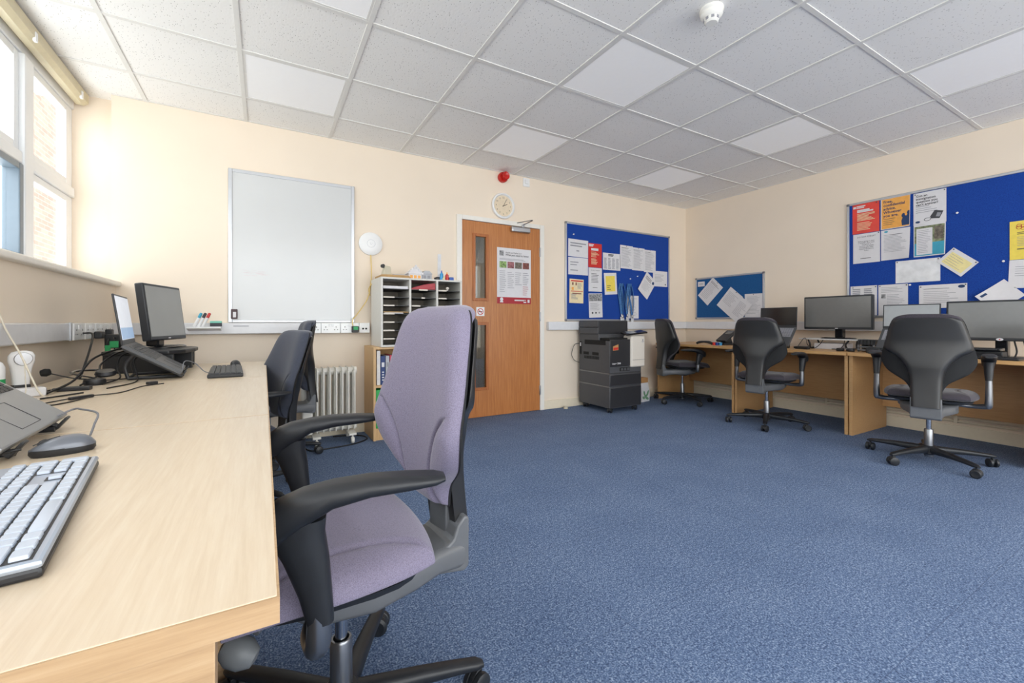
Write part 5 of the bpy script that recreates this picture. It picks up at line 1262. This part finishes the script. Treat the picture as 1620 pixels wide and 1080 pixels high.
inpg('thick stack of white papers in the top left pigeonhole', 'paper_stack', 'paper', 0, 0, lambda w: bx(0, w, 0, .3, 0, .022, bev=.002), 'paper')
o = inpg('brown envelope with papers sticking out of the fourth left pigeonhole', 'envelope', 'envelope', 0, 3, lambda w: bx(0, w, -.01, .28, .008, .016, bev=.002), 'brown')
o = inpg('white papers under the brown envelope in the fourth left pigeonhole', 'paper_stack', 'paper', 0, 3, lambda w: bx(.01, w * .8, -.005, .28, 0, .0075, bev=.001), 'paper')
o = inpg('shiny red folder lying open in the top middle pigeonhole', 'folder', 'folder', 1, 0, lambda w: (lambda b_: (prism(b_, [(0, 0), (w, .004), (w, .058), (w * .94, .055), (w * .5, .04), (0, .008)], 0, .3, 'xz'), b_)[1])(B()), 'redfold')
bm = B(); tube(bm, [(.004, -.002, .01), (.11, -.002, .043), (.198, -.002, .057)], .0014, 5); tube(bm, [(.1, -.002, .006), (.198, -.002, .035)], .0014, 5); obj('folder_edge', bm, 'book_p', o)
sb = obj('ornament', lt([(0, 0), (.006, 0), (.007, .008), (.014, .014), (.015, .022), (.009, .03), (0, .031)], 14), 'paper_warm'); sb.location = (.815 + .575, 3.538, BH + .001 + zs[0] + .003); tag(sb, 'little cream knob standing in the top right pigeonhole', 'knob')
# on top of the sorter
ZT = BH + .0005 + PH
hpn = thing('tape_dispenser', 'beige desk gadget with black roller standing left on top of the pigeonholes', 'gadget', (.875, 3.6, ZT + .024), R(10))
bm = B(); prism(bm, [(-.035, 0), (.04, 0), (.03, .07), (-.015, .075)], -.025, .025, 'xz', .005); obj('gadget_body', bm, 'beige', hpn)
bm = B(); lathe(bm, [(0, -.012), (.015, -.012), (.015, .012), (0, .012)], 16, Matrix.Translation((-.028, 0, .072)) @ Matrix.Rotation(R(90), 4, 'X')); obj('roller', bm, 'keydark', hpn)
for k, (lab, m_, z0, w_, h_) in enumerate((('brown card folder on the left of the pigeonhole top, beneath the beige gadget', 'brown', 0, .235, .012), ('upper brown card folder under the beige gadget', 'brown', .0125, .228, .011))):
    o = obj('card_folder', bx(0, w_, 0, .26, 0, h_, bev=.002), m_); o.location = (.832, 3.55, ZT + z0 + .0002); tag(o, lab, 'folder', 'card folders on the pigeonholes')
o = obj('notepad', bx(-.055, .055, -.07, .07, 0, .01, bev=.001), 'book_g'); o.location = (.99, 3.67, ZT + .0245); tag(o, 'pale blue grey notepad right of the beige gadget', 'notepad')
def house(lab, x, w, d, h, ridge, wallm, winm, arch):
    t = thing('model_house', lab, 'model house', (x, 3.63, ZT + .0003), 0, 'paper model houses')
    obj('house_walls', bx(0, w, 0, d, 0, h), wallm, t)
    bm = B()
    prism(bm, [(-.006, h), (w + .006, h), (w * .72, ridge), (w * .28, ridge)] if arch else [(-.01, h), (w + .01, h), (w * .5, ridge)], -.006, d + .006, 'xz'); rf = obj('house_roof', bm, wallm, t)
    bm = B()
    for k in range(2 if arch else 3):
        x0 = w * (.1 + .45 * k if arch else .1 + .3 * k); box(bm, x0, x0 + w * (.28 if arch else .2), -.0015, .001, h * .25, h * .75)
    obj('house_windows', bm, winm, t)
    if not arch:
        bm = B()
        for k in range(9): box(bm, -.004 + k * w / 8, .010 + k * w / 8, -.012, -.004, h + (.5 - abs(k / 8 - .5)) * 2 * (ridge - h) - .006, h + (.5 - abs(k / 8 - .5)) * 2 * (ridge - h) + .014, mx=None)
        obj('icing_trim', bm, 'paper', rf)
house('white paper model house with orange windows and jagged roof on the pigeonholes', 1.075, .115, .1, .05, .112, 'paper', 'orange', False)
house('silver grey model house with arched windows on the pigeonholes', 1.195, .085, .1, .055, .082, 'book_g', 'ink_light', True)
fg = thing('stapler', 'small black stapler right of the model houses', 'stapler', (1.325, 3.6, ZT + .0003)); obj('stapler_body', bx(-.025, .025, -.03, .03, 0, .028, bev=.006), 'black', fg)
for k, (lab, m_, x, h_, ln) in enumerate((('blue glue bottle standing on the pigeonholes', 'cyan', 1.345, .075, -6), ('red glue bottle beside the blue one on the pigeonholes', 'red', 1.395, .065, 12))):
    t = thing('glue_bottle', lab, 'bottle', (x, 3.56, ZT + .0003), 0); mx = Matrix.Rotation(R(ln), 4, 'Y') 
    obj('bottle_body', lt([(0, 0), (.014, 0), (.016, .01), (.015, h_ * .7), (.007, h_ * .85), (0, h_ * .85)], 16), m_, t); obj('bottle_cap', lt([(.007, h_ * .84), (.005, h_ * 1.1), (0, h_ * 1.12)], 12), 'blue' if k == 0 else 'orange', t)
o = obj('eraser_block', bx(-.02, .02, -.012, .012, 0, .03, bev=.004), 'blue'); o.location = (1.435, 3.56, ZT); tag(o, 'small dark blue block right of the red glue bottle', 'block')
o = obj('glue_stick', tb([(1.352, 3.545, ZT + .006), (1.362, 3.532, ZT + .03)], .006, 10), 'yellowpale'); tag(o, 'pale stick leaning against the blue glue bottle', 'stick')
o = obj('plastic_ruler', bx(-.016, .016, -.0015, .0015, 0, .245), 'sleeve'); o.location = (1.36, 3.66, ZT + .0003); o.rotation_euler = (R(-4), R(2), 0); tag(o, 'clear ruler standing upright behind the glue bottles', 'ruler')
o = obj('papers', bx(-.05, .05, -.09, .09, 0, .007, bev=.001), 'paper_warm'); o.location = (1.462, 3.64, ZT + .0003); tag(o, 'few loose papers at the right end of the pigeonhole top', 'paper')
o = obj('card_sheet', bx(-.05, .05, -.001, .001, 0, .09), 'paper_warm'); o.location = (1.26, 3.76, ZT + .0003); o.rotation_euler = (R(-8), 0, R(5)); tag(o, 'cream card propped behind the silver model house', 'card')

# ------------------------------------------------------------------ oil heater
oh = thing('oil_heater', 'cream oil filled column heater on castors by the back wall', 'heater', (.30, 3.70, 0))
for k in range(7):
    x = .055 + k * .046
    bm = B(); t = bmesh.new(); prism(bm, [(-.085, .10), (.085, .10), (.085, .58), (.07, .60), (-.07, .60), (-.085, .58)], x - .004, x + .004, 'yz', .003)
    for y in (-.05, .05): 
        rings = []
        tube(bm, [(x, y, .12), (x, y, .57)], .014, 10)
    for z in (.12, .565): tube(bm, [(x - .02, 0, z), (x + .026, 0, z)], .03, 14)
    obj('fin', bm, 'heater', oh, 40)
    t.free()
bm = B(); box(bm, -.05, .028, -.08, .08, .09, .585, bev=.015); prism(bm, [(-.045, .58), (.03, .585), (.03, .615), (-.02, .61)], -.07, .07, 'xz', .006); cbx = obj('control_box', bm, 'heater', oh)
bm = B()
for k in range(6): box(bm, -.01, .02, -.0822, -.079, .43 + k * .018, .438 + k * .018)
box(bm, -.015, .022, -.0822, -.079, .50, .53); obj('switch_panel', bm, 'ink', cbx)
for x in (.05, .31):
    ft = obj('foot', bx(x - .03, x + .03, -.13, .13, .062, .08, bev=.005), 'heater', oh)
    for y in (-.115, .115):
        bm = B(); lathe(bm, [(0, -.012), (.022, -.012), (.026, -.006), (.026, .006), (.022, .012), (0, .012)], 18, Matrix.Translation((x, y, .026)) @ Matrix.Rotation(R(90), 4, 'Y')); box(bm, x - .005, x + .005, y - .006, y + .006, .03, .065); obj('castor', bm, 'heater', ft)
cable('black heater flex lying in a loop on the carpet around the heater', [(.27, 3.60, .2), (.255, 3.56, .05), (.30, 3.5, .0055), (.42, 3.5, .0055), (.60, 3.53, .0055), (.72, 3.62, .0055), (.73, 3.72, .0055), (.66, 3.8, .006), (.5, 3.845, .006)], .005)
ds = obj('door_stop', lt([(.024, 0), (.026, .012), (.02, .028), (.0, .032)], 18), 'beige'); ds.location = (2.90, 3.83, 0); tag(ds, 'small domed door stop on the carpet by the skirting right of the door', 'door stop')

# ------------------------------------------------------------------ light and camera
w = bpy.data.worlds.new('overcast_sky'); S.world = w; w.use_nodes = True
nt = w.node_tree; bg_ = nt.nodes['Background']; tc = nt.nodes.new('ShaderNodeTexCoord'); sp = nt.nodes.new('ShaderNodeSeparateXYZ')
nt.links.new(tc.outputs['Generated'], sp.inputs[0])
nt.links.new(ramp(nt, sp.outputs['Z'], [(.0, (.80, .82, .82, 1)), (.45, (.92, .96, 1, 1)), (.8, (.88, .94, 1, 1))]), bg_.inputs['Color'])
bg_.inputs['Strength'].default_value = WORLD
def portal(name, loc, rot, sx, sy):
    l = bpy.data.lights.new(name, 'AREA'); l.shape = 'RECTANGLE'; l.size = sx; l.size_y = sy; l.cycles.is_portal = True
    o = bpy.data.objects.new(name, l); C.objects.link(o); o.location = loc; o.rotation_euler = rot
portal('window_daylight', (XW - .1, (YN + YB) / 2 + .4, 1.85), (0, R(-90), 0), 1.2, 6.0)
portal('near_opening_fill', (2.1, YN - .1, 1.5), (R(90), 0, 0), 5.4, 1.9)  # guides sky fill through the added opening behind the camera
cam = bpy.data.cameras.new('camera'); co = bpy.data.objects.new('camera', cam); C.objects.link(co)
cam.sensor_fit = 'HORIZONTAL'; cam.sensor_width = 36; cam.lens = 680 / 1620 * 36; cam.shift_y = -30 / 1620; cam.clip_start = .02
co.location = (0, 0, .955); co.rotation_euler = (R(90), 0, R(-30)); S.camera = co
S.view_settings.view_transform = 'Standard'; S.view_settings.look = 'None'; S.view_settings.gamma = 1; S.view_settings.use_curve_mapping = False
S.view_settings.exposure = EXPO
